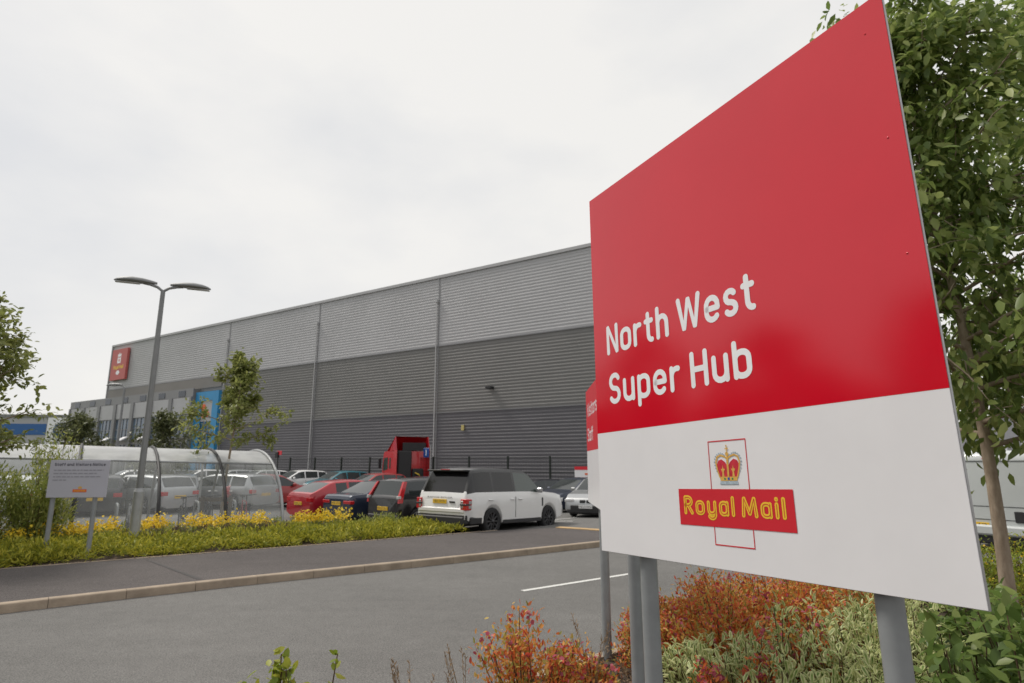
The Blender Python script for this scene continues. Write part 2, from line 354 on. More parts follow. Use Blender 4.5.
# painted road marks
def mark(name, a, c, w_=.11, z=.004):
    b = MB(); a = Vector(a); c = Vector(c); t = (c-a).normalized(); nn = Vector((-t.y, t.x))*w_/2
    ps = [a-nn, c-nn, c+nn, a+nn]; b.add([(p.x, p.y, z) for p in ps], [(0, 1, 2, 3)]); return tag(b.build(name, M['white_line']), kind='structure')
mark('centre_line', (.16, 9.9), (2.5, 11.65), .1); mark('centre_line', (7.3, 15.25), (9.6, 17.0), .1); mark('centre_line', (-5.5, 5.0), (-8.5, 2.4), .1)
for i in range(9):      # parking bay lines
    q = Vector((1.0, 21.6)) + Vector((-.75, .66))*2.6*i*1.0
    a = Vector((q.x, q.y)); c = a + Vector((.66, .75))*4.4
    b = MB(); t = (c-a).normalized(); nn = Vector((-t.y, t.x))*.05
    n_ = 6; vs = []
    for k in range(n_+1):
        p = a.lerp(c, k/n_)
        for s_ in (-1, 1): qq = p+nn*s_; vs.append((qq.x, qq.y, G(qq.x, qq.y)+.014))
    b.add(vs, [(2*k, 2*k+1, 2*k+3, 2*k+2) for k in range(n_)]); tag(b.build('bay_line', M['white_line']), kind='structure')
b = MB(); b.add([(x, y, G(x, y)+.014) for x, y in [(1.35, 21.4), (2.1, 21.35), (2.1, 21.5), (1.35, 21.55)]], [(0, 1, 2, 3)]); tag(b.build('bay_line', M['white_line']), kind='structure')
# ------------------------------------------------------------------ lettering with rounded strokes
def arc(cx, cy, rx, ry, a0, a1, n=9): return [(cx+rx*math.cos(R(a0+(a1-a0)*i/n)), cy+ry*math.sin(R(a0+(a1-a0)*i/n))) for i in range(n+1)]
def rr(x0, y0, x1, y1, r):       # closed rounded rectangle
    return arc(x1-r, y1-r, r, r, 0, 90, 5)+arc(x0+r, y1-r, r, r, 90, 180, 5)+arc(x0+r, y0+r, r, r, 180, 270, 5)+arc(x1-r, y0+r, r, r, 270, 360, 5)
X = .7
GL = {
 'N': (.5, [[(0, 0), (0, 1), (.5, 0), (.5, 1)]]),
 'W': (.86, [[(0, 1), (.2, 0), (.43, .95), (.66, 0), (.86, 1)]]),
 'M': (.74, [[(0, 0), (.08, 1), (.37, .12), (.66, 1), (.74, 0)]]),
 'H': (.5, [[(0, 0), (0, 1)], [(.5, 0), (.5, 1)], [(0, .5), (.5, .5)]]),
 'V': (.56, [[(0, 1), (.28, 0), (.56, 1)]]),
 'R': (.46, [[(0, 0), (0, 1), (.2, 1)]+arc(.2, .74, .24, .26, 90, -90)+[(.0, .48)], [(.2, .48), (.46, 0)]]),
 'S': (.46, [arc(.26, .75, .2, .25, 30, 90, 4)+arc(.23, .75, .21, .25, 95, 250, 7)+[(.27, .49)]+arc(.24, .25, .22, .25, 65, -90, 8)+arc(.24, .25, .24, .25, -95, -150, 4)]),
 'P': (.44, [[(0, 0), (0, 1), (.2, 1)]+arc(.2, .73, .24, .27, 90, -90)+[(.0, .46)]]),
 'o': (.44, [('c', rr(0, 0, .44, X, .2))]),
 'b': (.44, [[(0, .98), (0, 0)], ('c', rr(0, 0, .44, X, .2))]),
 'd': (.44, [[(.44, .98), (.44, 0)], ('c', rr(0, 0, .44, X, .2))]),
 'p': (.44, [[(0, X), (0, -.27)], ('c', rr(0, 0, .44, X, .2))]),
 'a': (.42, [[(.42, X), (.42, 0)], ('c', rr(0, 0, .42, X, .2))]),
 'e': (.44, [[(.03, .36), (.44, .36)]+arc(.22, .44, .22, .26, 0, 180, 9)[1:]+arc(.22, .24, .22, .24, 180, 320, 8)]),
 'c': (.4, [arc(.22, .44, .2, .26, 45, 180, 7)+arc(.22, .24, .22, .24, 180, 315, 7)]),
 'r': (.27, [[(0, 0), (0, X)], [(0, .44)]+arc(.22, .46, .21, .22, 165, 75, 5)]),
 'n': (.42, [[(0, 0), (0, X)], [(0, .42)]+arc(.21, .46, .21, .24, 170, 0, 8)+[(.42, 0)]]),
 'h': (.42, [[(0, 0), (0, 1)], [(0, .42)]+arc(.21, .46, .21, .24, 170, 0, 8)+[(.42, 0)]]),
 'u': (.42, [[(0, X)]+arc(.21, .22, .21, .22, 180, 360, 8), [(.42, X), (.42, 0)]]),
 't': (.3, [[(.12, .95), (.12, .2)]+arc(.28, .2, .16, .2, 185, 275, 5), [(0, X), (.3, X)]]),
 'f': (.3, [[(.12, 0), (.12, .8)]+arc(.28, .8, .16, .2, 175, 85, 5), [(0, X), (.3, X)]]),
 's': (.36, [arc(.19, .53, .16, .17, 35, 90, 3)+arc(.17, .53, .15, .17, 95, 250, 6)+[(.2, .35)]+arc(.19, .17, .17, .17, 60, -90, 7)+arc(.18, .17, .18, .17, -95, -145, 3)]),
 'l': (.0, [[(0, 1), (0, 0)]]),
 'i': (.0, [[(0, X), (0, 0)], [(0, .99), (0, 1.0)]]),
 'y': (.42, [[(0, X)]+arc(.21, .22, .21, .22, 180, 360, 8), [(.42, X), (.42, -.06)]+arc(.21, -.06, .21, .22, 0, -150, 7)]),
}
def ribbon(mb, pts, w, z, closed=False, smooth_caps=True, h=.0006):
    P = [Vector(p) for p in pts]; q = [P[0]]
    for p in P[1:]:
        if (p-q[-1]).length > w*.02: q.append(p)
    P = q; n = len(P)
    def nrm(i):
        if closed: a, c = P[(i-1) % n], P[(i+1) % n]; t0 = (P[i]-a).normalized(); t1 = (c-P[i]).normalized()
        else:
            t0 = (P[i]-P[i-1]).normalized() if i else (P[1]-P[0]).normalized(); t1 = (P[i+1]-P[i]).normalized() if i < n-1 else t0
        t = (t0+t1)
        if t.length < .05: t = t0
        t.normalize(); nn = Vector((-t.y, t.x)); c = max(.35, nn.dot(Vector((-t0.y, t0.x)))); return nn/c, t0, t1
    Lf, Rt = [], []
    for i in range(n):
        nn, t0, t1 = nrm(i)
        sharp = t0.dot(t1) < .3
        if not sharp: Lf.append([P[i]+nn*w/2]); Rt.append([P[i]-nn*w/2])
        else: # sharp joint: round the outside
            cr_ = t0.x*t1.y-t0.y*t1.x; a = Vector((-t0.y, t0.x)); b_ = Vector((-t1.y, t1.x)); sgn = -1 if cr_ > 0 else 1
            out = []
            for k in range(6):
                v = a.lerp(b_, k/5).normalized()*sgn if True else 0; out.append(P[i]+v*w/2)
            inn = P[i]-nn*sgn*w/2*1.0
            if sgn > 0: Lf.append(out); Rt.append([inn])
            else: Rt.append(out); Lf.append([inn])
    def flat(A): return [p for a in A for p in a]
    if closed:
        l, r_ = flat(Lf), flat(Rt); k = len(l); m_ = min(len(l), len(r_))
        vs = [(p.x, p.y, z) for p in l[:m_]]+[(p.x, p.y, z) for p in r_[:m_]]
        mb.add(vs, [(i, m_+i, m_+(i+1) % m_, (i+1) % m_) for i in range(m_)]); return
    # open: quads between successive cross-sections (fan for sharp joints) + round caps
    vs = []; fs = []
    secs = []
    for i in range(n):
        a, c = Lf[i], Rt[i]; k = max(len(a), len(c)); 
        for j in range(k): secs.append((a[min(j, len(a)-1)], c[min(j, len(c)-1)]))
    m_ = len(secs)
    vs = [(p.x, p.y, z) for p, _ in secs]+[(p.x, p.y, z) for _, p in secs]
    for i in range(m_-1): fs.append((i, m_+i, m_+i+1, i+1))
    mb.add(vs, fs)
    for end in (0, -1):
        c = P[end]; t = (P[0]-P[1]).normalized() if end == 0 else (P[-1]-P[-2]).normalized(); a0 = math.atan2(t.y, t.x)
        ring = [(c.x+math.cos(a0-math.pi/2+math.pi*k/8)*w/2, c.y+math.sin(a0-math.pi/2+math.pi*k/8)*w/2, z) for k in range(9)]
        mb.add([(c.x, c.y, z)]+ring, [(0, k+1, k+2) for k in range(8)])
def textwidth(s, gap, sp): 
    x = 0
    for ch in s: x += sp if ch == ' ' else GL[ch][0]+gap
    return x-gap
def text(mb, s, x0, y0, ux, uy, w, z, gap=.3, sp=.35, dz=.00012):
    """ux, uy: metres per glyph unit; strokes keep width w"""
    x = 0; k = 0
    for ch in s:
        if ch == ' ': x += sp; continue
        W_, st = GL[ch]
        for t in st:
            cl = isinstance(t, tuple); pts = t[1] if cl else t
            ribbon(mb, [(x0+(x+p[0])*ux, y0+p[1]*uy) for p in pts], w, z+dz*(k % 4), cl); k += 1
        x += W_+gap
def line(mb, s, x0, x1, y0, cap, w, z, gap=.3, sp=.3):
    tw = textwidth(s, gap, sp); ux = (x1-x0-w)/tw; text(mb, s, x0+w/2, y0+w/2, ux, cap-w, w, z, gap, sp)
def flat(mb, pts, z): mb.add([(x, y, z) for x, y in pts], [tuple(range(len(pts)))])
def rectf(mb, x0, x1, y0, y1, z): flat(mb, [(x0, y0), (x1, y0), (x1, y1), (x0, y1)], z)
def disc(mb, cx, cy, r, z, n=12, ry=None): flat(mb, [(cx+r*math.cos(2*math.pi*i/n), cy+(ry or r)*math.sin(2*math.pi*i/n)) for i in range(n)], z)
def royal_logo(parent, cx, y0, sc, z, simple=False):
    """cross-shaped post emblem: red bar with yellow words, thin red upright frame, crown; sc=1 is the big sign's size"""
    def mbx(): b = MB(); b.M = Matrix.Translation((cx, y0, z)) @ Matrix.Diagonal((sc, sc, 1, 1)); return b
    fr = mbx()
    for z0_, y_a, y_b in ((.0006, .22, .463), (.0006, 0.0, .10)):
        t = .0045
        rectf(fr, -.112, -.112+t, y_a, y_b, z0_); rectf(fr, .112-t, .112, y_a, y_b, z0_)
    rectf(fr, -.112, .112, .458, .463, .0008); rectf(fr, -.112, .112, 0, .005, .0008)
    fr.build('emblem_frame', M['red_sign'], parent)
    bar = mbx(); rectf(bar, -.328, .326, .079, .246, .0012); bar.build('emblem_bar', M['red_sign'], parent)
    tx = mbx(); line(tx, 'Royal Mail', -.295, .285, .127, .089, .0185, .002, gap=.36, sp=.24); tx.build('lettering', M['yellow_print'], parent)
    if not simple:
        t2 = mbx(); line(t2, 'Royal Mail', -.295+.0078, .285-.0078, .127+.0078, .089-.0156, .0030, .0028, gap=.36, sp=.24); t2.build('lettering_inline', M['red_sign'], parent)
    c = empty_part('crown', parent)
    def part(name, m, fn):
        b = mbx(); fn(b); return b.build(name, m, c)
    X0 = .002
    def cap(b):
        for s_ in (-1, 1): flat(b, [(s_*.004, .30), (s_*.05, .298), (s_*.062, .33), (s_*.064, .355), (s_*.055, .372), (s_*.035, .378), (s_*.015, .365), (s_*.004, .35)][::s_], .0010)
    part('crown_cap', M['crown_red'], cap)
    def gold(b):
        flat(b, [(-.048, .282), (.048, .282), (.052, .300), (-.052, .300)], .0014)
        for s_ in (-1, 1):
            ribbon(b, [(s_*.052, .30), (s_*.064, .335), (s_*.069, .365), (s_*.060, .388), (s_*.040, .396), (s_*.018, .390), (0, .380)], .0075, .0016)
            flat(b, [(s_*.030+dx, .30+dy) for dx, dy in ((-.007, 0), (.007, 0), (.004, .02), (.012, .034), (.003, .036), (0, .052), (-.003, .036), (-.012, .034), (-.004, .02))], .0018)
        ribbon(b, [(0, .30), (0, .385)], .011, .0020); disc(b, 0, .400, .0095, .0022); 
        ribbon(b, [(0, .408), (0, .434)], .0045, .0024); ribbon(b, [(-.008, .424), (.008, .424)], .0045, .0026); disc(b, 0, .437, .004, .0028)
    part('crown_gold', M['gold'], gold)
    def pe(b):
        flat(b, [(-.053, .266), (.053, .266), (.050, .281), (-.050, .281)], .0014)
        for s_ in (-1, 1):
            for (px, py) in [(.066, .325), (.072, .338), (.076, .352), (.078, .366), (.075, .380), (.069, .391), (.060, .399), (.049, .404), (.038, .405), (.027, .402), (.018, .396)]:
                disc(b, s_*px, py, .0044, .0012, 8)
    part('crown_pearls', M['pearl'], pe)
    part('gem', M['gem_blue'], lambda b: disc(b, 0, .291, .0065, .0022))
    part('gem', M['gem_green'], lambda b: disc(b, -.022, .291, .005, .0022)); part('gem', M['gem_green'], lambda b: disc(b, .022, .291, .005, .0022))
def empty_part(name, parent):
    o = bpy.data.objects.new(name, None); COL.objects.link(o); o.parent = parent; o.empty_display_size = .05; return o
# ------------------------------------------------------------------ the big sign
A = Vector((.5167, 3.6266, CAMZ-.4957)); ev = Vector((.45708, -.8888, .0334)).normalized(); vv = Vector((-.0031, .0359, .99935)); vv = (vv-ev*vv.dot(ev)).normalized(); nv = ev.cross(vv)
SW, SH, SB = 1.95, 2.192, .667
big = empty('sign_board', (A.x, A.y, .09), 'huge red and white site sign reading North West Super Hub, close to the camera', 'sign')
fr = Matrix((ev, vv, nv)).transposed().to_4x4(); fr.translation = A-Vector((A.x, A.y, .09))
def bigpart(name, fn, m, z=0):
    b = MB(); b.M = fr; fn(b); return b.build(name, m, big)
bigpart('panel', lambda b: b.box(0, SW, 0, SH, -.014, -.003), M['edge'])
bigpart('white_face', lambda b: b.box(.002, SW-.002, .002, SB, -.0028, 0), M['sign_white'])
bigpart('red_face', lambda b: b.box(.002, SW-.002, SB+.001, SH-.002, -.0028, 0), M['sign_red'])
lf = empty_part('sign_face', big); lf.matrix_local = fr
def lett(s, x0, x1, y0):
    b = MB(); line(b, s, x0, x1, y0, .183, .029, .0012, gap=.30, sp=.27); b.build('lettering', M['text_white'], lf)
lett('North West', .132, 1.240, 1.122); lett('Super Hub', .135, 1.186, .826)
royal_logo(lf, .998, .102, 1.0, .0006)
for (u_, dn) in ((.345, 0), (1.635, 0)):
    b = MB(); p = A+ev*u_-nv*(.028+.033); base = Vector((p.x, p.y, 0)); top = A+ev*u_+vv*(SH-.12)-nv*.075
    b.tube([(p.x-A.x, p.y-A.y, -.35), (top.x-A.x, top.y-A.y, top.z-.09)], .0455, 28); b.build('post', M['grey_post'], big)
    for q in (.25, 1.0, 1.8):
        b = MB(); b.M = fr; b.box(u_-.07, u_+.07, q, q+.05, -.05, -.0145); b.build('bracket', M['galv'], big)
for (x_, y_) in [(1.89, 1.15), (1.89, 1.6), (1.87, 2.06)]:
    b = MB(); b.M = fr @ Matrix.Translation((x_, y_, 0)); b.lathe([(.0045, 0), (.004, .0012), (.001, .0018)], 12); b.build('rivet', M['sign_red'] if y_ > SB else M['sign_white'], big)
# second, smaller sign behind it, seen almost edge on
s2 = empty('sign_board', (.845, 5.5, .09), 'red and white directional sign for visitors and staff, mostly hidden behind the huge sign', 'sign', rz=R(-1.9))
b = MB(); b.box(-.03, -.002, -1.55, 1.5, 1.43, 2.67); b.build('panel', M['edge'], s2)
F2 = Matrix(((0, 0, -1, -.0305), (-1, 0, 0, 1.5), (0, 1, 0, 1.43), (0, 0, 0, 1)))      # x -> -Y, y -> Z, z -> -X
def s2part(name, fn, m): b = MB(); b.M = F2; fn(b); b.build(name, m, s2)
s2part('white_face', lambda b: b.box(.002, 3.048, .002, .56, 0, .002), M['sign_white'])
s2part('red_face', lambda b: b.box(.002, 3.048, .561, 1.238, 0, .002), M['red_sign'])
s2part('lettering', lambda b: line(b, 'Visitors', .16, 1.15, .93, .15, .024, .003), M['text_white']); s2part('lettering', lambda b: line(b, 'Staff', .16, .74, .66, .15, .024, .003), M['text_white'])
for y_ in (.78, -1.05): b = MB(); b.tube([(.05, y_, -.35), (.05, y_, 2.45)], .0455, 24); b.build('post', M['grey_post'], s2)
# ------------------------------------------------------------------ warehouse
WY = .9966; Wd = Vector((-math.sin(WY), math.cos(WY), 0)); Wn = Vector((-math.cos(WY), -math.sin(WY), 0))   # along (to far left), outward
W0 = Vector((-5.06, 48.2, 0))
WM = Matrix((Wd, Wn, Vector((0, 0, 1)))).transposed().to_4x4()
wh = bpy.data.objects.new('warehouse', None); COL.objects.link(wh); wh.location = W0; tag(wh, 'vast grey ribbed metal warehouse in three horizontal shades behind the car park', 'warehouse')
def wp(name, m, fn, recalc=False):
    b = MB(); b.M = WM; fn(b); return b.build(name, m, wh, recalc=recalc)
T0, T1 = -20, 58.3
def ribs(b, t0, t1, z0, z1, per=.25, dep=.017):
    pr = []; z = z0
    while z < z1-1e-6:
        for dz, y in ((0, 0), (.13, 0), (.16, dep), (.27, dep), (.30, 0)):
            zz = min(z+dz*per/.30, z1)
            if not pr or zz > pr[-1][1]+1e-5: pr.append((y, zz))
        z += per
    vs = [(t0, y, z) for y, z in pr]+[(t1, y, z) for y, z in pr]; n = len(pr)
    b.add(vs, [(i, i+1, n+i+1, n+i) for i in range(n-1)])
wp('wall', M['clad_mid'], lambda b: b.box(T0, T1, -60, -.01, -1, 17.45))
wp('lower_cladding', M['clad_low'], lambda b: ribs(b, T0, T1, -.6, 5.9))
wp('middle_cladding', M['clad_mid'], lambda b: ribs(b, T0, T1, 5.94, 11.4))
wp('upper_cladding', M['clad_top'], lambda b: ribs(b, T0, T1, 11.45, 17.3))
wp('band_trim', M['trim'], lambda b: (b.box(T0, T1, 0, .07, 11.38, 11.47), b.box(T0, T1, 0, .06, 5.88, 5.95)))
wp('roof_edge', M['clad_top'], lambda b: (b.box(T0-.1, T1+.1, -.4, .12, 17.3, 17.55), b.box(T1, T1+.12, -60, .12, -1, 17.55)))
wp('corner_trim', M['trim'], lambda b: b.box(T1-.18, T1+.0, .0, .1, -1, 17.3))
for t_ in (1.3, 16.4, 31.3, 46.3):
    wp('panel_joint', M['trim'], lambda b: b.box(t_-.1, t_+.02, .0, .045, -1, 17.3))
    wp('downpipe', M['pipe_pale'], lambda b: (b.tube([(t_+.1, .13, -.6), (t_+.1, .13, 15.2)], .05, 10), b.box(t_-.02, t_+.22, .05, .26, 15.2, 15.4)))
for (t_, z_, m_, w_, h_) in ((-4.16, 7.6, 'plastic', .5, .16), (-1.5, 4.65, 'notice_yellow', .26, .42)):
    wp('wall_light' if m_ == 'plastic' else 'wall_notice', M[m_], lambda b: b.box(t_-w_/2, t_+w_/2, .05, .14 if m_ != 'plastic' else .5, z_-h_/2, z_+h_/2))
# rooftop darker stretch above the office
wp('brown_cladding', M['brown'], lambda b: b.box(31.9, T1-.2, .052, .075, 10.2, 11.36))
# office block
OB = empty_part('office_block', wh)
def op(name, m, fn): b = MB(); b.M = WM; fn(b); return b.build(name, m, OB)
O0, O1 = 36.0, 66.6
op('office_wall', M['brown'], lambda b: b.box(O0, O1, -12, .7, -1, 10.1))
op('office_parapet', M['trim'], lambda b: b.box(O0, O1+.1, .7, .82, 9.25, 10.2))
nb_ = 7; bw = (O1-O0)/nb_
for i in range(nb_+1):
    t_ = O0+i*bw; op('pilaster', M['trim'], lambda b: b.box(max(O0, t_-.35), min(O1, t_+.35), .7, 1.0, -1, 9.24))
for i in range(nb_):
    a_, c_ = O0+i*bw+.36, O0+(i+1)*bw-.36
    op('white_panel', M['panel_light'], lambda b: b.box(a_, c_, .7, .88, 7.35, 9.2))
    for nm, z0_, z1_, mt, rows in (('window', 4.7, 7.3, 'win_blue', 2), ('window', .2, 4.2, 'win_dark', 2)):
        o = op(nm, M[mt], lambda b: b.box(a_, c_, .7, .76, z0_, z1_))
        b = MB(); b.M = WM
        for k in range(5): x_ = a_+(c_-a_)*k/4; b.box(x_-.035, x_+.035, .762, .83, z0_, z1_)
        for k in range(rows+1): z_ = z0_+(z1_-z0_)*k/rows; b.box(a_, c_, .765, .825, z_-.035, z_+.035)
        b.build('frame', M['trim'], o)
    op('louvre', M['win_dark'], lambda b: b.box(a_+1.2, a_+2.6, .82, .86, 9.35, 10.0))
    if 2 <= i: 
        b = MB(); b.M = WM @ Matrix.Translation((a_+.1, 1.1, 5.0)) @ Matrix.Rotation(R(-30), 4, 'X'); b.cbox((0, .4, 0), (.9, .9, .12)); b.build('floodlight', M['text_white'], OB)
# blue portal
PT = empty_part('entrance_portal', wh)
def pp(name, m, fn, par=PT): b = MB(); b.M = WM; fn(b); return b.build(name, m, par)
pp('portal_frame', M['blue'], lambda b: (b.box(34.75, 35.95, .1, .5, -1, 9.7), b.box(31.5, 32.6, .1, .5, -1, 9.7), b.box(32.6, 34.75, .1, .5, 8.7, 9.7)))
pp('portal_panel', M['panel_light'], lambda b: b.box(32.6, 34.75, .1, .4, 6.4, 8.7))
pp('portal_glazing', M['win_dark'], lambda b: b.box(32.6, 34.75, .1, .34, -1, 6.4))
pp('glazing_bar', M['blue'], lambda b: [b.box(32.6+.6*k-.04, 32.6+.6*k+.04, .34, .4, -1, 6.4) for k in range(1, 4)])
pp('round_emblem', M['orange_print'], lambda b: (b.tube([(34.3, .4, 7.9), (34.3, .46, 7.9)], .42, 16), b.tube([(33.5, .4, 7.2), (33.5, .46, 7.2)], .32, 16), b.tube([(34.3, .4, 7.0), (34.3, .46, 7.0)], .22, 16)))
# red high-level sign
hs = empty_part('high_sign', wh); hb = MB(); hb.M = WM; hb.box(53.3, 57.3, .1, .4, 12.6, 16.7); hb.build('sign_panel', mat('faded_red', (.48, .11, .10), .5, var=.04), hs)
SF = empty_part('sign_face', hs); SF.matrix_local = WM @ Matrix(((-1, 0, 0, 57.3), (0, 0, 1, .403), (0, 1, 0, 12.6), (0, 0, 0, 1)))
def sfp(name, m, fn): b = MB(); fn(b); return b.build(name, m, SF)
sfp('crown_badge', M['text_white'], lambda b: (rectf(b, 1.55, 2.45, 2.2, 2.95, .003), flat(b, [(1.6, 3.05), (2.4, 3.05), (2.5, 3.5), (2.2, 3.35), (2.0, 3.65), (1.8, 3.35), (1.5, 3.5)], .003)))
sfp('badge_mark', M['red_sign'], lambda b: rectf(b, 1.85, 2.15, 2.45, 2.75, .008))
sfp('lettering', M['yellow_print'], lambda b: line(b, 'Royal Mail', .7, 3.3, 1.45, .5, .09, .004))
sfp('white_emblem', M['text_white'], lambda b: (disc(b, 2.0, .95, .42, .003, 14, .3), rectf(b, 1.5, 2.5, .85, 1.02, .006)))
# far left neighbouring building
fb = empty('industrial_unit', (-80.8, 112.4, 0), 'distant pale grey industrial unit with a blue stripe and ring logo, far left', 'building', rz=R(8))
def fp(name, m, fn): b = MB(); fn(b); return b.build(name, m, fb)
fp('wall', M['panel_light'], lambda b: b.box(-60, 9, 0, 40, -1, 10.2))
fp('roof_edge', M['trim'], lambda b: b.box(-60.1, 9.1, -.2, 40.1, 10.21, 10.7))
fp('blue_stripe', mat('stripe_blue', (.03, .12, .34), .5), lambda b: b.box(-60, -5.2, -.09, -.02, 7.0, 9.0))
fp('logo_panel', M['text_white'], lambda b: b.box(-5.0, 1.6, -.14, -.02, 1, 10.19))
def rg(b, cx, cz, r, t_): 
    pts = [(cx+r*math.cos(a_), -.2, cz+r*math.sin(a_)) for a_ in np.linspace(0, 2*math.pi, 20)]; b.tube(pts, t_, 6)
fp('ring_logo', mat('logo_blue', (.02, .08, .22), .5), lambda b: (rg(b, -2.7, 8.0, 1.0, .22), rg(b, -.4, 8.0, 1.0, .22)))
# right-hand pale building behind the van
rb = empty('storage_unit', (26, 33, -.3), 'white ribbed storage unit with a dark gable edge, behind the white van', 'building', rz=R(-20))
def rp(name, m, fn): b = MB(); fn(b); return b.build(name, m, rb)
rp('wall', M['panel_light'], lambda b: b.add([(x, y, z) for y in (0, 14) for x, z in ((-4, -.5), (14, -.5), (14, 2.6), (2.5, 5.2), (-4, 3.4))], [(0, 1, 2, 3, 4), (9, 8, 7, 6, 5), (0, 5, 6, 1), (1, 6, 7, 2), (2, 7, 8, 3), (3, 8, 9, 4), (4, 9, 5, 0)]))
rp('gable_edge', M['trim'], lambda b: (b.tube([(-4.1, -.1, 3.5), (2.5, -.1, 5.35), (14.1, -.1, 2.75)], .14, 6)))
rp('rib', M['text_white'], lambda b: [b.box(-3.9+.4*k, -3.75+.4*k, -.06, -.001, -.4, 3.3) for k in range(18)])
rp('door', M['win_dark'], lambda b: b.box(-.6, .2, -.1, -.061, -.4, 3.2))
# ------------------------------------------------------------------ trees and planting helpers
def leaves_mesh(C, D, size, name, m, parent, wid=.45, fold=.25, jit=.3, upb=.4, seed=0):
    """one leaf per centre: a folded pointed blade; D = preferred direction"""
    r = np.random.default_rng(seed); n = len(C)
    D = D + r.normal(0, jit, (n, 3)); D /= np.linalg.norm(D, axis=1)[:, None]+1e-9
    U = r.normal(0, .5, (n, 3)); U[:, 2] += upb*2; Sx = np.cross(D, U); Sx /= np.linalg.norm(Sx, axis=1)[:, None]+1e-9; U = np.cross(Sx, D)
    L = size*(.6+.7*r.random(n))[:, None]; Wd_ = L*wid
    v = np.stack([C, C+D*L*.35+Sx*Wd_*.5+U*L*fold*.3, C+D*L*.75+Sx*Wd_*.35+U*L*fold*.15, C+D*L-U*L*fold*.25, C+D*L*.75-Sx*Wd_*.35+U*L*fold*.15, C+D*L*.35-Sx*Wd_*.5+U*L*fold*.3, C+D*L*.5], axis=1)
    base = (np.arange(n)*7)[:, None]
    f1 = np.array([0, 1, 2, 6]); f2 = np.array([6, 2, 3, 4]); f3 = np.array([0, 6, 4, 5])
    F = np.concatenate([base+f1, base+f2, base+f3]); 
    me = bpy.data.meshes.new(name); me.vertices.add(n*7); me.vertices.foreach_set('co', v.reshape(-1).astype(np.float32))
    me.loops.add(len(F)*4); me.loops.foreach_set('vertex_index', F.reshape(-1).astype(np.int32))
    me.polygons.add(len(F)); me.polygons.foreach_set('loop_start', np.arange(len(F), dtype=np.int32)*4); me.polygons.foreach_set('loop_total', np.full(len(F), 4, dtype=np.int32))
    at_ = me.attributes.new('margin', 'FLOAT', 'POINT'); at_.data.foreach_set('value', np.tile(np.array([.6, 1, 1, 1, 1, 1, 0], dtype=np.float32), n))
    me.update(calc_edges=True); me.materials.append(m)
    o = bpy.data.objects.new(name, me); COL.objects.link(o)
    if parent is not None: o.parent = parent
    return o
L_ = {}
L_['cherry'] = leafmat('leaf_cherry', [(.12, .18, .045), (.19, .26, .07), (.28, .35, .10), (.42, .47, .17)], trans=.5, rough=.38)
L_['young'] = leafmat('leaf_young', [(.17, .20, .05), (.24, .27, .08), (.34, .35, .12)], trans=.5)
L_['dark'] = leafmat('leaf_dark', [(.085, .10, .045), (.12, .14, .055), (.17, .175, .075)], trans=.3)
L_['willow'] = leafmat('leaf_willow', [(.18, .23, .05), (.30, .34, .08), (.44, .44, .14)], trans=.4)
L_['juniper'] = leafmat('leaf_juniper', [(.14, .17, .025), (.30, .32, .035), (.46, .44, .05), (.58, .52, .07)], trans=.3, rough=.6)
L_['yellow'] = leafmat('petal_yellow', [(.75, .50, .03), (.9, .68, .05), (.8, .6, .08)], trans=.3, rough=.6)
L_['heather'] = leafmat('leaf_heather', [(.10, .06, .05), (.16, .11, .10), (.20, .17, .10)], trans=.2, rough=.8)
L_['spirea'] = leafmat('leaf_spirea', [(.55, .07, .05), (.68, .17, .05), (.70, .32, .07), (.58, .40, .09), (.28, .30, .07)], trans=.35)
L_['pink'] = leafmat('petal_pink', [(.40, .05, .10), (.45, .10, .14), (.28, .04, .07)], trans=.3)
L_['variegated'] = leafmat('leaf_variegated', [(.10, .18, .04), (.17, .27, .06), (.26, .34, .09), (.48, .50, .20)], trans=.35, rim=(.78, .76, .42))
L_['broad'] = leafmat('leaf_broad', [(.10, .16, .04), (.16, .24, .06), (.27, .33, .10)], trans=.45, rough=.4)
L_['lime'] = leafmat('leaf_lime', [(.18, .26, .03), (.32, .38, .05), (.42, .42, .06)], trans=.45)
L_['strawgrass'] = leafmat('grass_straw', [(.20, .14, .08), (.32, .23, .14), (.38, .26, .16)], trans=.2, rough=.8)
L_['litter'] = leafmat('bark_litter', [(.06, .035, .02), (.14, .09, .055), (.22, .15, .10)], trans=.0, rough=.9)
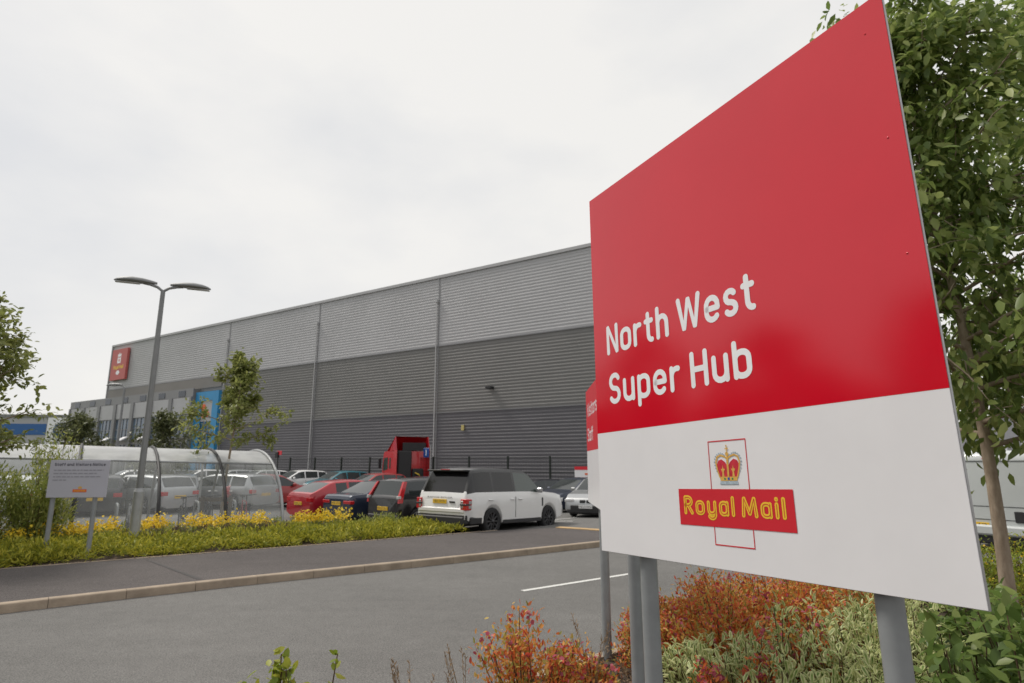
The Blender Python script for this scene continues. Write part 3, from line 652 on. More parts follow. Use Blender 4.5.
def tree(name, loc, H, z0, rad, trunk_r, nlimb, nleaf, lsize, lm, bark, label, seed, group=None, lean=(0, 0), taper=1.0, spread=.9, droop=.3, sub=6, bright=None, wid=.5, cluster=.16, cat='tree', rfun=None):
    r = np.random.default_rng(seed); root = empty(name, loc, label, cat, group)
    tb = MB(); n = 14; tr = []; ang0 = r.random()*6
    for i in range(n+1):
        t = i/n; tr.append(Vector((lean[0]*t*H+.05*rad*math.sin(3*t+ang0)*t*2, lean[1]*t*H+.05*rad*math.cos(4*t+ang0)*t*2, t*H*.96)))
    tb.tube(tr, [trunk_r*(1-.9*(i/n)**.9)+.004+(.25*trunk_r if i == 0 else 0) for i in range(n+1)], 12); 
    tips = []
    for k in range(nlimb):
        t = (z0+(H*.97-z0)*((k+.5)/nlimb)**.9)/H; i = min(n-1, int(t/.96*n)); base = tr[i].lerp(tr[i+1], min(1, max(0, t/.96*n-i)))
        a = k*2.4+r.normal(0, .3); rel = (t*H-z0)/(H-z0)
        env = rfun(rel) if rfun else (math.sin(math.pi*min(1, .22+rel*.78))**.7)
        Ln = rad*env*(.75+.4*r.random()); up = .25+.6*rel
        d = Vector((math.cos(a), math.sin(a), up)).normalized(); pts = [base]; p = base.copy(); m_ = 6
        for j in range(m_):
            d = (d+Vector((r.normal(0, .12), r.normal(0, .12), .05-droop*.1+r.normal(0, .08)))).normalized(); p = p+d*Ln/m_; pts.append(p.copy())
        r0 = max(.006, trunk_r*.38*(1-.7*rel)); tb.tube(pts, [r0*(1-.8*j/m_)+.003 for j in range(m_+1)], 6)
        for j in range(1, m_+1): tips.append((pts[j], d.copy(), .6 if j < 2 else 1))
        for q in range(sub):
            j = 1+int(r.random()*(m_-1)); b0 = pts[j]; dd = Vector((d.x+r.normal(0, .9), d.y+r.normal(0, .9), d.z+r.normal(0, .5)-.1)).normalized(); l2 = Ln*(.22+.3*r.random()); pp_ = [b0]; x = b0.copy()
            for s_ in range(3): dd = (dd+Vector((r.normal(0, .15), r.normal(0, .15), r.normal(0, .15)-droop*.15))).normalized(); x = x+dd*l2/3; pp_.append(x.copy()); tips.append((x.copy(), dd.copy(), 1.2))
            tb.tube(pp_, [r0*.4+.002, r0*.3+.002, .003, .002], 4, cap=False)
    tips.append((tr[-1], Vector((0, 0, 1)), 2))
    tb.build('trunk', bark, root)
    W_ = np.array([t[2] for t in tips]); W_ = W_/W_.sum(); P = np.array([t[0][:] for t in tips]); Dd = np.array([t[1][:] for t in tips])
    idx = r.choice(len(tips), nleaf, p=W_); C = P[idx]+r.normal(0, cluster*rad*.5, (nleaf, 3)); D = Dd[idx]*.6+r.normal(0, .5, (nleaf, 3)); D[:, 2] -= droop
    leaves_mesh(C, D, lsize, 'crown', lm, root, wid=wid, seed=seed)
    return root
def bush(name, loc, rx, ry, h, nleaf, lsize, lm, label, seed, group=None, nst=14, wid=.5, upb=.4, ragged=.25, flowers=None, cat='shrub', stem=None, jit=.5, updir=.5, base=.15, tight=1.0):
    r = np.random.default_rng(seed); root = empty(name, loc, label, cat, group); sb = MB(); P = []; D = []
    for k in range(nst):
        a = r.random()*2*math.pi; q = math.sqrt(r.random()); ex, ey = rx*q*math.cos(a), ry*q*math.sin(a); hh = h*(1-.45*q*q)*(1+r.normal(0, ragged*.6)); bx_, by_ = ex*.35, ey*.35
        pts = [Vector((bx_, by_, 0)), Vector(((bx_+ex)/2+r.normal(0, .02), (by_+ey)/2, hh*.5)), Vector((ex, ey, hh))]
        sb.tube(pts, [.008, .006, .003], 4, cap=False); d = (pts[2]-pts[0]).normalized()
        for t in np.linspace(base, 1, 12):
            p = pts[0].lerp(pts[1], t*2) if t < .5 else pts[1].lerp(pts[2], t*2-1); P.append(p[:]); D.append(d[:])
    sb.build('stem', stem or M['stem'], root)
    P = np.array(P); D = np.array(D); w_ = np.tile(np.linspace(.35, 1, 12), nst); w_ /= w_.sum(); idx = r.choice(len(P), nleaf, p=w_)
    s_ = lsize*1.1; C = P[idx]+r.normal(0, 1, (nleaf, 3))*np.array([max(.04, rx*.16), max(.04, ry*.16), h*.06])*.8*tight; C[:, 2] = np.maximum(C[:, 2], .01)
    DD = D[idx]*updir+r.normal(0, jit, (nleaf, 3)); leaves_mesh(C, DD, lsize, 'foliage', lm, root, wid=wid, upb=upb, seed=seed+1)
    if flowers:
        fm, fn, fs = flowers; tp = P[np.arange(nst)*12+11]; idx = r.choice(nst, fn); C = tp[idx]+r.normal(0, .02, (fn, 3)); C[:, 2] += .01
        leaves_mesh(C, r.normal(0, 1, (fn, 3)), fs, 'blossom', fm, root, wid=.9, seed=seed+2)
    return root
def stuff(name, C, D, size, lm, label, cat, wid=.4, jit=.4, upb=.4, seed=1):
    o = leaves_mesh(C, D, size, name, lm, None, wid=wid, jit=jit, upb=upb, seed=seed); return tag(o, label, cat, kind='stuff')
# ------------------------------------------------------------------ lamps
def lamp(loc, H, label, arms, sc=1.0, cat='street lamp', rz=0, hl=1.0):
    root = empty('street_lamp', loc, label, cat, None, rz)
    b = MB(); b.tube([(0, 0, -.3), (0, 0, 1.25)], .105*sc, 18); b.tube([(0, 0, 1.25), (0, 0, 1.33)], [.105*sc, .075*sc], 18); b.build('base_section', M['galv'], root)
    b = MB(); b.tube([(0, 0, 1.3), (0, 0, H)], [.072*sc, .05*sc], 16); b.build('pole', M['lamp_grey'], root)
    for s_ in arms:
        b = MB(); b.tube([(0, 0, H-.12), (s_*.02, 0, H+.02), (s_*.12, 0, H+.10), (s_*.28, 0, H+.15), (s_*.42, 0, H+.17)], .034*sc, 10); b.build('arm', M['lamp_grey'], root)
        hd = MB(); vs = []; fs = []; n = 16; secs = [(a*hl, c*1.1, d*1.25) for a, c, d in [(.16, .03, .03), (.3, .06, .05), (.5, .12, .07), (.75, .15, .08), (.95, .13, .07), (1.1, .08, .045), (1.18, .02, .015)]]
        for x, w_, t_ in secs:
            for k in range(n):
                q = 2*math.pi*k/n; vs.append((s_*x, w_*math.cos(q), H+.175+.02*math.sin(x*3)+t_*math.sin(q)*(1.0 if math.sin(q) > 0 else .45)))
        for i in range(len(secs)-1):
            for k in range(n): fs.append((i*n+k, i*n+(k+1) % n, (i+1)*n+(k+1) % n, (i+1)*n+k))
        hd.add(vs, fs, True); hd.add(vs[:n], [tuple(range(n))]); hd.add(vs[-n:], [tuple(range(n))]); h_ = hd.build('lamp_head', M['lamp_grey'], root, recalc=True)
        b = MB(); b.box(min(s_*.5, s_*1.0), max(s_*.5, s_*1.0), -.07, .07, H+.135, H+.150); b.build('lens', M['lamp_clear'], h_)
    return root
lamp((-8.45, 14.0, .06), 5.95, 'tall grey street lamp with two curved heads, in the low green shrubs', (-1, 1), rz=R(24), hl=.87)
lamp((-21.4, 33.0, 0), 6.0, 'distant grey street lamp with one arm, in front of the office windows', (-1,), rz=R(-10))
# ------------------------------------------------------------------ staff notice
st = empty('notice_board', (-8.98, 12.55, .1), 'small white notice board headed Staff and Visitors Notice, on two grey posts', 'sign')
nd = Vector((.995, .10, 0)).normalized(); NF = Matrix(((nd.x*.95, 0, nd.y, -.44), (nd.y, 0, -nd.x, -.052), (0, .96, 0, 1.16), (0, 0, 0, 1)))
def npart(name, m, fn, par=st): b = MB(); b.M = NF; fn(b); return b.build(name, m, par)
npart('panel', M['notice_white'], lambda b: b.rbox((.60, .39, -.012), (1.20, .78, .02), .004))
npart('lettering', M['ink'], lambda b: line(b, 'Staff and Visitors Notice', .09, 1.12, .655, .062, .011, .002, gap=.3, sp=.3))
def lines(b):
    r = random.Random(3)
    for k, L in enumerate((1.0, .86, .94, .26)):
        x = .09
        while x < .09+L:
            w_ = r.uniform(.04, .11); rectf(b, x, min(x+w_, .1+L), .555-.068*k, .577-.068*k, .002); x += w_+.02
npart('small_print', M['ink_pale'], lines)
npart('emblem_bar', M['orange_print'], lambda b: rectf(b, .52, .80, .11, .17, .002)); npart('crown', M['gold'], lambda b: flat(b, [(.63, .18), (.69, .18), (.705, .215), (.66, .235), (.615, .215)], .002))
npart('bar_lettering', M['plate_yellow'], lambda b: line(b, 'Royal Mail', .55, .77, .128, .026, .006, .004, gap=.36, sp=.22))
for dx in (.17, .98):
    b = MB(); p = Vector((-.52, -.052, 0))+nd*dx+Vector((-.005, .075, 0)); b.tube([(p.x, p.y, -.3), (p.x, p.y, 1.9)], .045, 14); b.build('post', M['grey_post'], st)
# ------------------------------------------------------------------ vehicles
def lerp(a, b, t): return a+(b-a)*t
def interp(pl, x):
    if x <= pl[0][0]: return pl[0][1]
    for (a, za), (c, zc) in zip(pl[:-1], pl[1:]):
        if x <= c: return za+(zc-za)*(x-a)/(c-a+1e-9)
    return pl[-1][1]
DEF = dict(L=4.25, W=1.78, wb=2.6, ro=.78, wr=.31, zb=.2, tumble=.30, crown=.025)
KINDS = {
 'suv': dict(L=4.96, W=1.98, wb=2.88, ro=1.12, wr=.385, zb=.34, tumble=.24, crown=.03,
   top=[(-2.48, .98), (-2.46, 1.06), (-2.42, 1.17), (-2.16, 1.74), (-2.08, 1.80), (-1.7, 1.845), (-.4, 1.86), (.3, 1.835), (.5, 1.80), (1.08, 1.24), (1.16, 1.2), (1.9, 1.15), (2.32, 1.08), (2.44, 1.0), (2.48, .85)],
   belt=[(-2.48, .98), (-2.40, 1.13), (1.1, 1.15), (1.2, 1.14), (2.3, 1.0), (2.48, .80)], side=[(-2.12, -1.36), (-1.27, -.34), (-.24, 1.0)], rearw=(-2.42, -2.16), front=(.5, 1.08)),
 'mpv': dict(L=4.02, W=1.72, wb=2.49, ro=.72, wr=.31, zb=.24, tumble=.26,
   top=[(-2.01, .92), (-1.97, .98), (-1.93, 1.02), (-1.72, 1.44), (-1.62, 1.49), (-1.2, 1.52), (.1, 1.52), (.4, 1.47), (1.12, 1.03), (1.2, 1.0), (1.7, .92), (1.93, .78), (2.01, .6)],
   belt=[(-2.01, .9), (-1.9, .99), (1.0, .93), (1.2, .92), (1.9, .74), (2.01, .55)], side=[(-1.62, -.92), (-.84, -.05), (.03, .98)], rearw=(-1.93, -1.72), front=(.4, 1.12)),
 'saloon': dict(L=4.55, W=1.79, wb=2.68, ro=1.0, wr=.32, zb=.2, tumble=.34,
   top=[(-2.27, .86), (-2.24, .95), (-2.15, 1.0), (-1.72, 1.03), (-1.62, 1.04), (-.88, 1.39), (-.7, 1.42), (-.2, 1.44), (.25, 1.41), (.4, 1.38), (1.12, .98), (1.2, .96), (1.9, .86), (2.18, .72), (2.27, .55)],
   belt=[(-2.27, .84), (-2.1, .93), (1.0, .90), (1.3, .88), (2.15, .68), (2.27, .52)], side=[(-1.15, -.55), (-.47, .14), (.22, .98)], rearw=(-1.62, -.88), front=(.4, 1.12)),
 'hatch': dict(L=4.22, W=1.77, wb=2.58, ro=.78, wr=.31, zb=.2, tumble=.32,
   top=[(-2.11, .86), (-2.08, .95), (-2.02, 1.0), (-1.58, 1.33), (-1.45, 1.39), (-.9, 1.44), (-.1, 1.46), (.3, 1.42), (.45, 1.38), (1.15, .98), (1.22, .96), (1.8, .86), (2.03, .72), (2.11, .55)],
   belt=[(-2.11, .85), (-1.95, .95), (1.0, .88), (1.25, .86), (2.0, .68), (2.11, .52)], side=[(-1.55, -1.0), (-.92, -.04), (.04, 1.0)], rearw=(-2.02, -1.58), front=(.45, 1.15)),
 'coupe': dict(L=4.3, W=1.8, wb=2.64, ro=.8, wr=.32, zb=.19, tumble=.34,
   top=[(-2.15, .88), (-2.12, .97), (-2.02, 1.01), (-1.3, 1.33), (-1.1, 1.38), (-.5, 1.42), (0, 1.42), (.3, 1.38), (1.15, .96), (1.22, .94), (1.85, .84), (2.07, .7), (2.15, .52)],
   belt=[(-2.15, .86), (-1.95, .98), (.0, .93), (1.25, .84), (2.05, .66), (2.15, .5)], side=[(-1.1, -.62), (-.52, 1.0)], rearw=(-2.02, -1.3), front=(.3, 1.15)),
 'estate': dict(L=4.6, W=1.8, wb=2.66, ro=.98, wr=.32, zb=.2, tumble=.30,
   top=[(-2.3, .86), (-2.27, .96), (-2.22, 1.0), (-1.95, 1.36), (-1.85, 1.41), (-1.2, 1.46), (-.1, 1.47), (.3, 1.43), (.45, 1.39), (1.2, .98), (1.27, .96), (1.95, .86), (2.2, .72), (2.3, .55)],
   belt=[(-2.3, .86), (-2.15, .94), (1.0, .90), (1.3, .88), (2.2, .68), (2.3, .52)], side=[(-1.9, -1.12), (-1.04, -.28), (-.2, 1.02)], rearw=(-2.22, -1.95), front=(.45, 1.2)),
 'van': dict(L=5.2, W=1.96, wb=3.1, ro=1.0, wr=.33, zb=.28, tumble=.07, crown=.03,
   top=[(-2.6, 2.0), (-2.585, 2.08), (-2.54, 2.14), (-2.3, 2.2), (.9, 2.2), (1.25, 2.12), (1.95, 1.3), (2.05, 1.24), (2.45, 1.05), (2.56, .85), (2.6, .65)],
   belt=[(-2.6, 1.25), (1.8, 1.2), (2.0, 1.12), (2.5, .8), (2.6, .6)], side=[(.45, 1.75)], rearw=None, front=(1.25, 1.95)),
}
def wheel(parent, x, y, r, w_, rimm, spokes=7):
    s_ = 1 if y > 0 else -1
    t = MB(); t.M = Matrix.Translation((x, y, r)); 
    t.lathe([(r*.66, -w_/2*.8), (r*.9, -w_/2), (r*.985, -w_*.36), (r, -w_*.2), (r, w_*.2), (r*.985, w_*.36), (r*.9, w_/2), (r*.66, w_/2*.8)], 28, 'y')
    wo = t.build('wheel', M['tyre'], parent)
    b = MB(); b.M = Matrix.Translation((x, y, r)); b.lathe([(r*.70, -w_*.35), (r*.70, w_*.40), (r*.64, w_*.42), (r*.62, w_*.25)] if s_ > 0 else [(r*.70, w_*.35), (r*.70, -w_*.40), (r*.64, -w_*.42), (r*.62, -w_*.25)], 28, 'y')
    for k in range(spokes):
        a = 2*math.pi*k/spokes; b.M = Matrix.Translation((x, y+s_*w_*.36, r)) @ Matrix.Rotation(a, 4, 'Y'); b.rbox((r*.35, 0, 0), (r*.66, .03, r*.12), .008)
    b.M = Matrix.Translation((x, y+s_*w_*.38, r)); b.lathe([(.001, -.03), (r*.13, -.03), (r*.13, .03), (.001, .03)], 12, 'y'); b.build('rim', rimm, wo)
    b = MB(); b.M = Matrix.Translation((x, y+s_*w_*.1, r)); b.lathe([(.001, 0), (r*.66, 0)], 24, 'y'); b.build('brake_disc', M['plastic'], wo)
def fonttext(s, size=1):
    c = bpy.data.curves.new('t', 'FONT'); c.body = s; c.size = size; o = bpy.data.objects.new('t', c); COL.objects.link(o)
    dg = bpy.context.evaluated_depsgraph_get(); me = bpy.data.meshes.new_from_object(o.evaluated_get(dg)); vs = [v.co[:] for v in me.vertices]; fs = [tuple(p.vertices) for p in me.polygons]
    bpy.data.objects.remove(o); bpy.data.curves.remove(c); bpy.data.meshes.remove(me); return vs, fs
def writing(name, s, frame, w_, h, m, parent):
    vs, fs = fonttext(s); xs = [v[0] for v in vs]; ys = [v[1] for v in vs]; x0, x1, y0, y1 = min(xs), max(xs), min(ys), max(ys)
    b = MB(); b.M = frame; b.add([((v[0]-(x0+x1)/2)*w_/(x1-x0), (v[1]-(y0+y1)/2)*h/(y1-y0), 0) for v in vs], fs); return b.build(name, m, parent)
def car(kind, pm_, label, loc, head, name='parked_car', plate='rear', ptext='', glass='glass', rim='rim_silver', spokes=7, roof=None, pillar=None, lights='std', group='cars in the car park', pitch=0., trim=False, cat='car', seams=True):
    s = dict(DEF); s.update(KINDS[kind]); L, W, zb, wr = s['L'], s['W'], s['zb'], s['wr']
    root = empty(name, loc, label, cat, group, 0); root.rotation_euler = (0, pitch, math.atan2(head[1], head[0]))
    xr = -L/2+s['ro']; xf = xr+s['wb']; Ra = wr*1.17
    if kind == 'suv': Ra = wr*1.14
    X_ = {round(x, 3) for x, _ in s['top']} | {round(x, 3) for x, _ in s['belt']}
    for a, c in s['side']: X_ |= {a, c}
    for xc in (xr, xf):
        for k in range(0, 13): X_.add(round(xc+Ra*math.cos(math.pi*k/12), 3))
        X_ |= {round(xc-Ra-.01, 3), round(xc+Ra+.01, 3)}
    X_ |= {round(x, 3) for x in np.arange(-L/2, L/2, .3)}
    xs = sorted(X_); q = [xs[0]]
    for x in xs[1:]:
        if x-q[-1] > .004: q.append(x)
    xs = q
    def ring(x):
        T, Bq = interp(s['top'], x), interp(s['belt'], x); Bq = min(Bq, T-.006); gh = T-Bq
        ed = max(0, (abs(x)-(L/2-.5))/.5); W2 = W/2*(1-.10*ed**2.2-(.0 if kind != 'van' else -.06*ed**2.2)); wt = W2-.04-s['tumble']*gh
        zo = zb+(.10*ed if kind != 'van' else 0)
        for xc in (xr, xf):
            if abs(x-xc) < Ra: zo = max(zo, wr+math.sqrt(Ra*Ra-(x-xc)**2))
        md = max(zo+.05, lerp(zb, Bq, .55)); md = min(md, Bq-.08)
        return [(0, zb), (W2-.26, zb), (W2-.03, min(zo, Bq-.14)), (W2-.004, min(zo+.03, Bq-.13)), (W2, max(md, min(zo+.04, Bq-.12))), (W2-.012, Bq-.08), (W2-.035, Bq),
                (lerp(W2-.035, wt, .08), Bq+gh*.08), (lerp(W2-.035, wt, .86), Bq+gh*.86), (wt-.015, Bq+gh*.95), (wt-.085, T), (0, T+s['crown']*min(1, gh*3+.2))]
    n = 12; RN = 2*n-2; V = []; F = []; FG = {'side0': [], 'front': [], 'rear': []}; sideF = {i: [] for i in range(2*len(s['side']))}; mi = []
    for x in xs:
        h = ring(x); V += [(x, -y, z) for y, z in h]; V += [(x, y, z) for y, z in h[-2:0:-1]]
    def idx(i, k): return i*RN+k % RN
    for i in range(len(xs)-1):
        xa, xb = xs[i], xs[i+1]; xm = (xa+xb)/2
        for k in range(RN):
            f = (idx(i, k), idx(i, k+1), idx(i+1, k+1), idx(i+1, k)); kk = k if k < n-1 else RN-1-k; sd = 0 if k < n-1 else 1
            if kk == 10 and s['rearw'] and s['rearw'][0] <= xm <= s['rearw'][1]: FG['rear'].append(f); continue
            if kk == 10 and s['front'][0] <= xm <= s['front'][1]: FG['front'].append(f); continue
            hit = None
            if kk == 7:
                for j, (a, c) in enumerate(s['side']):
                    if a <= xm <= c: hit = j
            if hit is not None: sideF[hit*2+sd].append(f); continue
            F.append(f); gh = interp(s['top'], xm)-interp(s['belt'], xm)
            mi.append(1 if (pillar and kk in (7, 8, 9) and gh > .10) else (2 if roof and kk >= 8 and gh > .45 else 0))
    F.append(tuple(range(RN))); mi.append(0); F.append(tuple((len(xs)-1)*RN+k for k in range(RN))[::-1]); mi.append(0)
    def mk(name, faces, m, par, idxm=None, smooth=True):
        used = sorted({v for f in faces for v in f}); mp_ = {v: j for j, v in enumerate(used)}; b = MB(); b.add([V[v] for v in used], [tuple(mp_[v] for v in f) for f in faces], smooth); o = b.build(name, m, par)
        if idxm: o.data.polygons.foreach_set('material_index', idxm)
        return o
    body = mk('body', F, [pm_, M[pillar] if pillar else pm_, M[roof] if roof else pm_], root, mi); body.data.validate()
    me = body.data
    try:
        import bmesh
        bm = bmesh.new(); bm.from_mesh(me); bmesh.ops.recalc_face_normals(bm, faces=bm.faces)
        for e_ in bm.edges:
            if len(e_.link_faces) == 2 and e_.calc_face_angle(0) > R(38): e_.smooth = False
        bm.to_mesh(me); bm.free()
    except Exception: pass
    if FG['front']: mk('windscreen', FG['front'], M[glass if glass != 'glass_tint' else 'glass_light'], root)
    if FG['rear']: mk('rear_window', FG['rear'], M[glass], root)
    for j, fs in sideF.items():
        if fs: mk('side_window', fs, M['glass_light'] if (glass == 'glass_tint' and j//2 == len(s['side'])-1) else M[glass], root)
    b = MB(); b.box(-L/2+.15, L/2-.15, -W/2+.27, W/2-.27, zb-.06, zb+.5); b.build('underbody', M['plastic'], root)
    for x in (xr, xf):
        for y in (-1, 1): wheel(root, x, y*(W/2-.125), wr, .22 if kind != 'suv' else .26, M[rim], spokes)
    yw = W/2*.9
    # bumper trims, sills
    if trim or kind in ('suv', 'van'):
        b = MB(); b.rbox((-L/2+.04, 0, zb+.08), (.16, 2*yw*.97, .24 if kind != 'van' else .3), .03); b.build('rear_bumper', M['plastic'], root)
        for sd in (-1, 1): b = MB(); b.rbox(((xr+xf)/2, sd*(W/2-.015), zb+.02), (s['wb']-2*Ra-.05, .05, .11), .01); b.build('sill', M['plastic'], root)
    b = MB(); b.rbox((L/2-.03, 0, zb+.17), (.1, 1.2, .2), .02); b.build('front_grille', M['plastic'], root)
    zt = interp(s['belt'], -L/2+.05)
    if lights == 'std':
        for sd in (-1, 1): b = MB(); b.rbox((-L/2+.075, sd*(yw-.11), zt-.13), (.17, .29, .17), .02); b.build('tail_light', M['lamp_red'], root)
    elif lights == 'slim':
        for sd in (-1, 1): b = MB(); b.rbox((-L/2+.07, sd*(yw-.17), zt-.10), (.17, .44, .12), .02); b.build('tail_light', M['lamp_red'], root)
    elif lights == 'pillar':
        for sd in (-1, 1):
            b = MB(); b.M = Matrix.Translation((0, sd*(W/2-.1), 0)); w2 = .04
            b.add([(x_, y_*w2-sd*t_, z_) for y_ in (-1, 1) for x_, z_, t_ in ((-2.03, .80, -.03), (-2.01, 1.0, -.01), (-1.76, 1.44, .10), (-1.64, 1.44, .10), (-1.85, .98, -.01), (-1.88, .80, -.02))], [(0, 1, 2, 3, 4, 5), (11, 10, 9, 8, 7, 6)]+[(i, (i+1) % 6, 6+(i+1) % 6, 6+i) for i in range(6)]); o = b.build('tail_light', M['lamp_red'], root, recalc=True)
            b = MB(); b.rbox((-2.0, sd*(W/2-.095), .97), (.12, .10, .09), .01); b.build('reverse_lamp', M['lamp_clear'], o)
    elif lights == 'square':
        for sd in (-1, 1):
            b = MB(); b.rbox((-L/2+.10, sd*(yw-.045), .86), (.26, .21, .30), .015); o = b.build('tail_light', M['lamp_red'], root)
            b = MB(); 
            for zz in (.80, .92): b.rbox((-L/2+.0, sd*(yw-.09), zz), (.07, .09, .09), .01)
            for zz in (.80, .92): b.rbox((-L/2+.15, sd*(yw+.058), zz), (.12, .02, .08), .004)
            b.build('lamp_segment', M['rim_silver'], o)
            b = MB(); b.rbox((-L/2+.055, sd*(yw-.045), .86), (.19, .225, .05), .004); b.build('lamp_band', M['rim_dark'], o)
    elif lights == 'van':
        for sd in (-1, 1): b = MB(); b.rbox((-L/2+.04, sd*(W/2-.07), 1.05), (.12, .11, .5), .02); b.build('tail_light', M['lamp_red'], root)
        b = MB(); b.rbox((-L/2-.008, 0, 2.045), (.05, .3, .035), .008); b.build('brake_light', M['lamp_red'], root)
        b = MB(); b.box(-L/2-.006, -L/2+.01, -.006, .006, .55, 2.0); b.box(-L/2-.012, -L/2+.01, -W/2+.10, W/2-.10, 1.985, 1.997); b.box(-L/2-.006, -L/2+.01, -W/2+.1, W/2-.1, 1.00, 1.012); b.box(-L/2-.006, -L/2+.01, -W/2+.1, W/2-.1, .72, .732); b.build('door_seam', M['plastic'], root)
        b = MB(); b.rbox((-L/2-.004, -.36, .80), (.03, .17, .24), .03); b.build('door_handle', M['plastic'], root)
        b = MB(); b.rbox((-L/2-.02, 0, .50), (.14, W-.14, .22), .04); b.build('bumper', pm_, root)
    for sd in (-1, 1):
        zf = interp(s['belt'], L/2-.15); b = MB(); b.rbox((L/2-.13, sd*(yw-.15), zf-.05), (.26, .36, .13), .03); b.build('headlight', M['lamp_clear'], root)
        xm_ = s['side'][-1][1]-.12; zm = interp(s['belt'], xm_)+.09; b = MB(); b.rbox((xm_, sd*(W/2+.07), zm), (.12, .19, .15), .035); b.build('mirror', pm_ if kind != 'suv' else M['rim_silver'], root)
    # plates
    if plate:
        xx = -L/2-.012 if plate == 'rear' else L/2+.012; zz = {'suv': .93, 'mpv': .62, 'van': .64}.get(kind, .72 if lights == 'slim' else .62) if plate == 'rear' else .42
        if plate == 'front': xx = L/2+.03
        y0 = .16 if kind == 'van' else (0.05 if kind == 'suv' else 0)
        if kind == 'van': y0 = .45; zz = .60; xx = -L/2-.03
        b = MB(); b.rbox((xx, y0, zz), (.02, .52, .115), .003); pl = b.build('number_plate', M['plate_yellow' if plate == 'rear' else 'plate_white'], root)
        if ptext:
            sx = -1 if plate == 'rear' else 1
            frm = Matrix(((0, 0, sx, xx+sx*.0115), (sx*1.0, 0, 0, y0), (0, 1, 0, zz), (0, 0, 0, 1)))
            writing('plate_lettering', ptext, frm, .46, .075, M['ink'], pl)
    if seams and kind != 'van':
        b = MB(); doors = [((s['side'][j][1]+s['side'][j+1][0])/2) for j in range(len(s['side'])-1)]+[s['side'][-1][1]+.12]
        if len(s['side']) == 3: doors = doors
        for sd in (-1, 1):
            for x in doors:
                if any(abs(x-xc) < Ra+.02 for xc in (xr, xf)): continue
                zB = interp(s['belt'], x); b.box(x-.006, x+.006, sd*(W/2)-.006, sd*(W/2)+.003, zb+.12, zB-.09)
        b.build('door_seam', M['plastic'], root)
        b = MB()
        for sd in (-1, 1):
            for x in doors[:-1] if len(doors) > 1 else doors: b.rbox((x+.02 if len(doors) < 2 else x-.16+.32*0, sd*(W/2+.008), interp(s['belt'], x)-.16), (.2, .03, .035), .01)
            if len(doors) > 1: b.rbox((doors[-1]-1.18+.0, sd*(W/2+.008), interp(s['belt'], 0)-.16), (.2, .03, .035), .01)
        b.build('door_handle', pm_, root)
    return root, s
h1 = (.66, .75); wv = Vector((-.75, .66)); R0 = Vector((-1.96, 17.6))
P_ = dict(white=paint('paint_white', (.74, .74, .74), 0, .3), black=paint('paint_black', (.012, .011, .012), .1, .3), navy=paint('paint_navy', (.018, .028, .055), .3, .35), red=paint('paint_red', (.42, .012, .022), .15, .3),
     teal=paint('paint_teal', (.01, .16, .21), .3, .3), silver=paint('paint_silver', (.40, .41, .42), .6, .35), grey=paint('paint_grey', (.14, .15, .16), .5, .35), dred=paint('paint_dark_red', (.33, .02, .02), .1, .35), dark=paint('paint_dark', (.022, .022, .03), .3, .3), vanwhite=paint('paint_van', (.54, .57, .57), 0, .35))
def rowcar(kind, p, label, s_, **k):
    L = KINDS[kind]['L']; c = R0+wv*s_+Vector(h1)*(L/2+.05); return car(kind, P_[p], label, (c.x, c.y, G(c.x, c.y)+.005), h1, **k)[0]
# the white off-roader in front
hs_ = Vector((.60, .80)); cx = Vector((-1.335, 18.28))+hs_*(4.96/2-1.12)
suv, _s = car('suv', P_['white'], 'white boxy off-road car with dark glass and roof, nearest to the pavement', (cx.x, cx.y, -.105), hs_, glass='glass_tint', rim='rim_dark', spokes=10, roof='roof_grey', pillar='pillar_black', lights='square', pitch=R(1.7), ptext='YB05 WYW')
b = MB(); b.rbox((-2.20, 0, 1.775), (.34, 1.42, .05), .015); b.build('spoiler', M['plastic'], suv)
b = MB(); b.rbox((-2.36, 0, 1.80), (.03, .34, .02), .005); b.build('brake_light', M['lamp_red'], suv)
writing('tailgate_lettering', 'RANGE ROVER', Matrix(((0, 0, -1, -2.486), (-1, 0, 0, .05), (0, 1, 0, 1.035), (0, 0, 0, 1))), .95, .04, M['plastic'], suv)
b = MB(); b.box(-2.489, -2.47, -.78, .78, .755, .765); b.box(-2.487, -2.47, -.75, -.742, .76, 1.0); b.box(-2.487, -2.47, .742, .75, .76, 1.0); b.build('tailgate_seam', M['plastic'], suv)
b = MB(); b.rbox((-2.488, -.42, .92), (.02, .2, .045), .004); b.build('badge', M['plastic'], suv)
for sd in (-1, 1): b = MB(); b.rbox((-2.50, sd*.62, .50), (.02, .2, .035), .005); b.build('reflector', M['lamp_red'], suv)
for sd in (-1, 1):
    b = MB(); b.rbox((1.14, sd*.988, .88), (.07, .012, .26), .003); b.build('side_vent', M['plastic'], suv)
b = MB(); b.rbox((-2.46, 0, .70), (.10, 1.76, .14), .03); b.build('bumper', P_['white'], suv)
b = MB(); b.rbox((-2.38, 0, .47), (.22, 1.84, .30), .05); b.build('bumper', M['plastic'], suv)
for sd in (-1, 1): b = MB(); b.rbox((-2.08, sd*.95, .43), (.5, .09, .2), .03); b.build('bumper_corner', M['plastic'], suv)
mv = rowcar('mpv', 'black', 'black small tall car with upright red tail lamps, left of the white off-road car', 2.84, lights='pillar', trim=True, ptext='MW55 OKA')
rowcar('saloon', 'navy', 'dark blue saloon with slim red tail lamps, between the black car and the red car', 5.45, lights='slim', ptext='PJ08 XKE')
rowcar('coupe', 'red', 'bright red car beside the right end of the clear cycle shelter', 7.95, lights='std', ptext='MT09 ZLB')
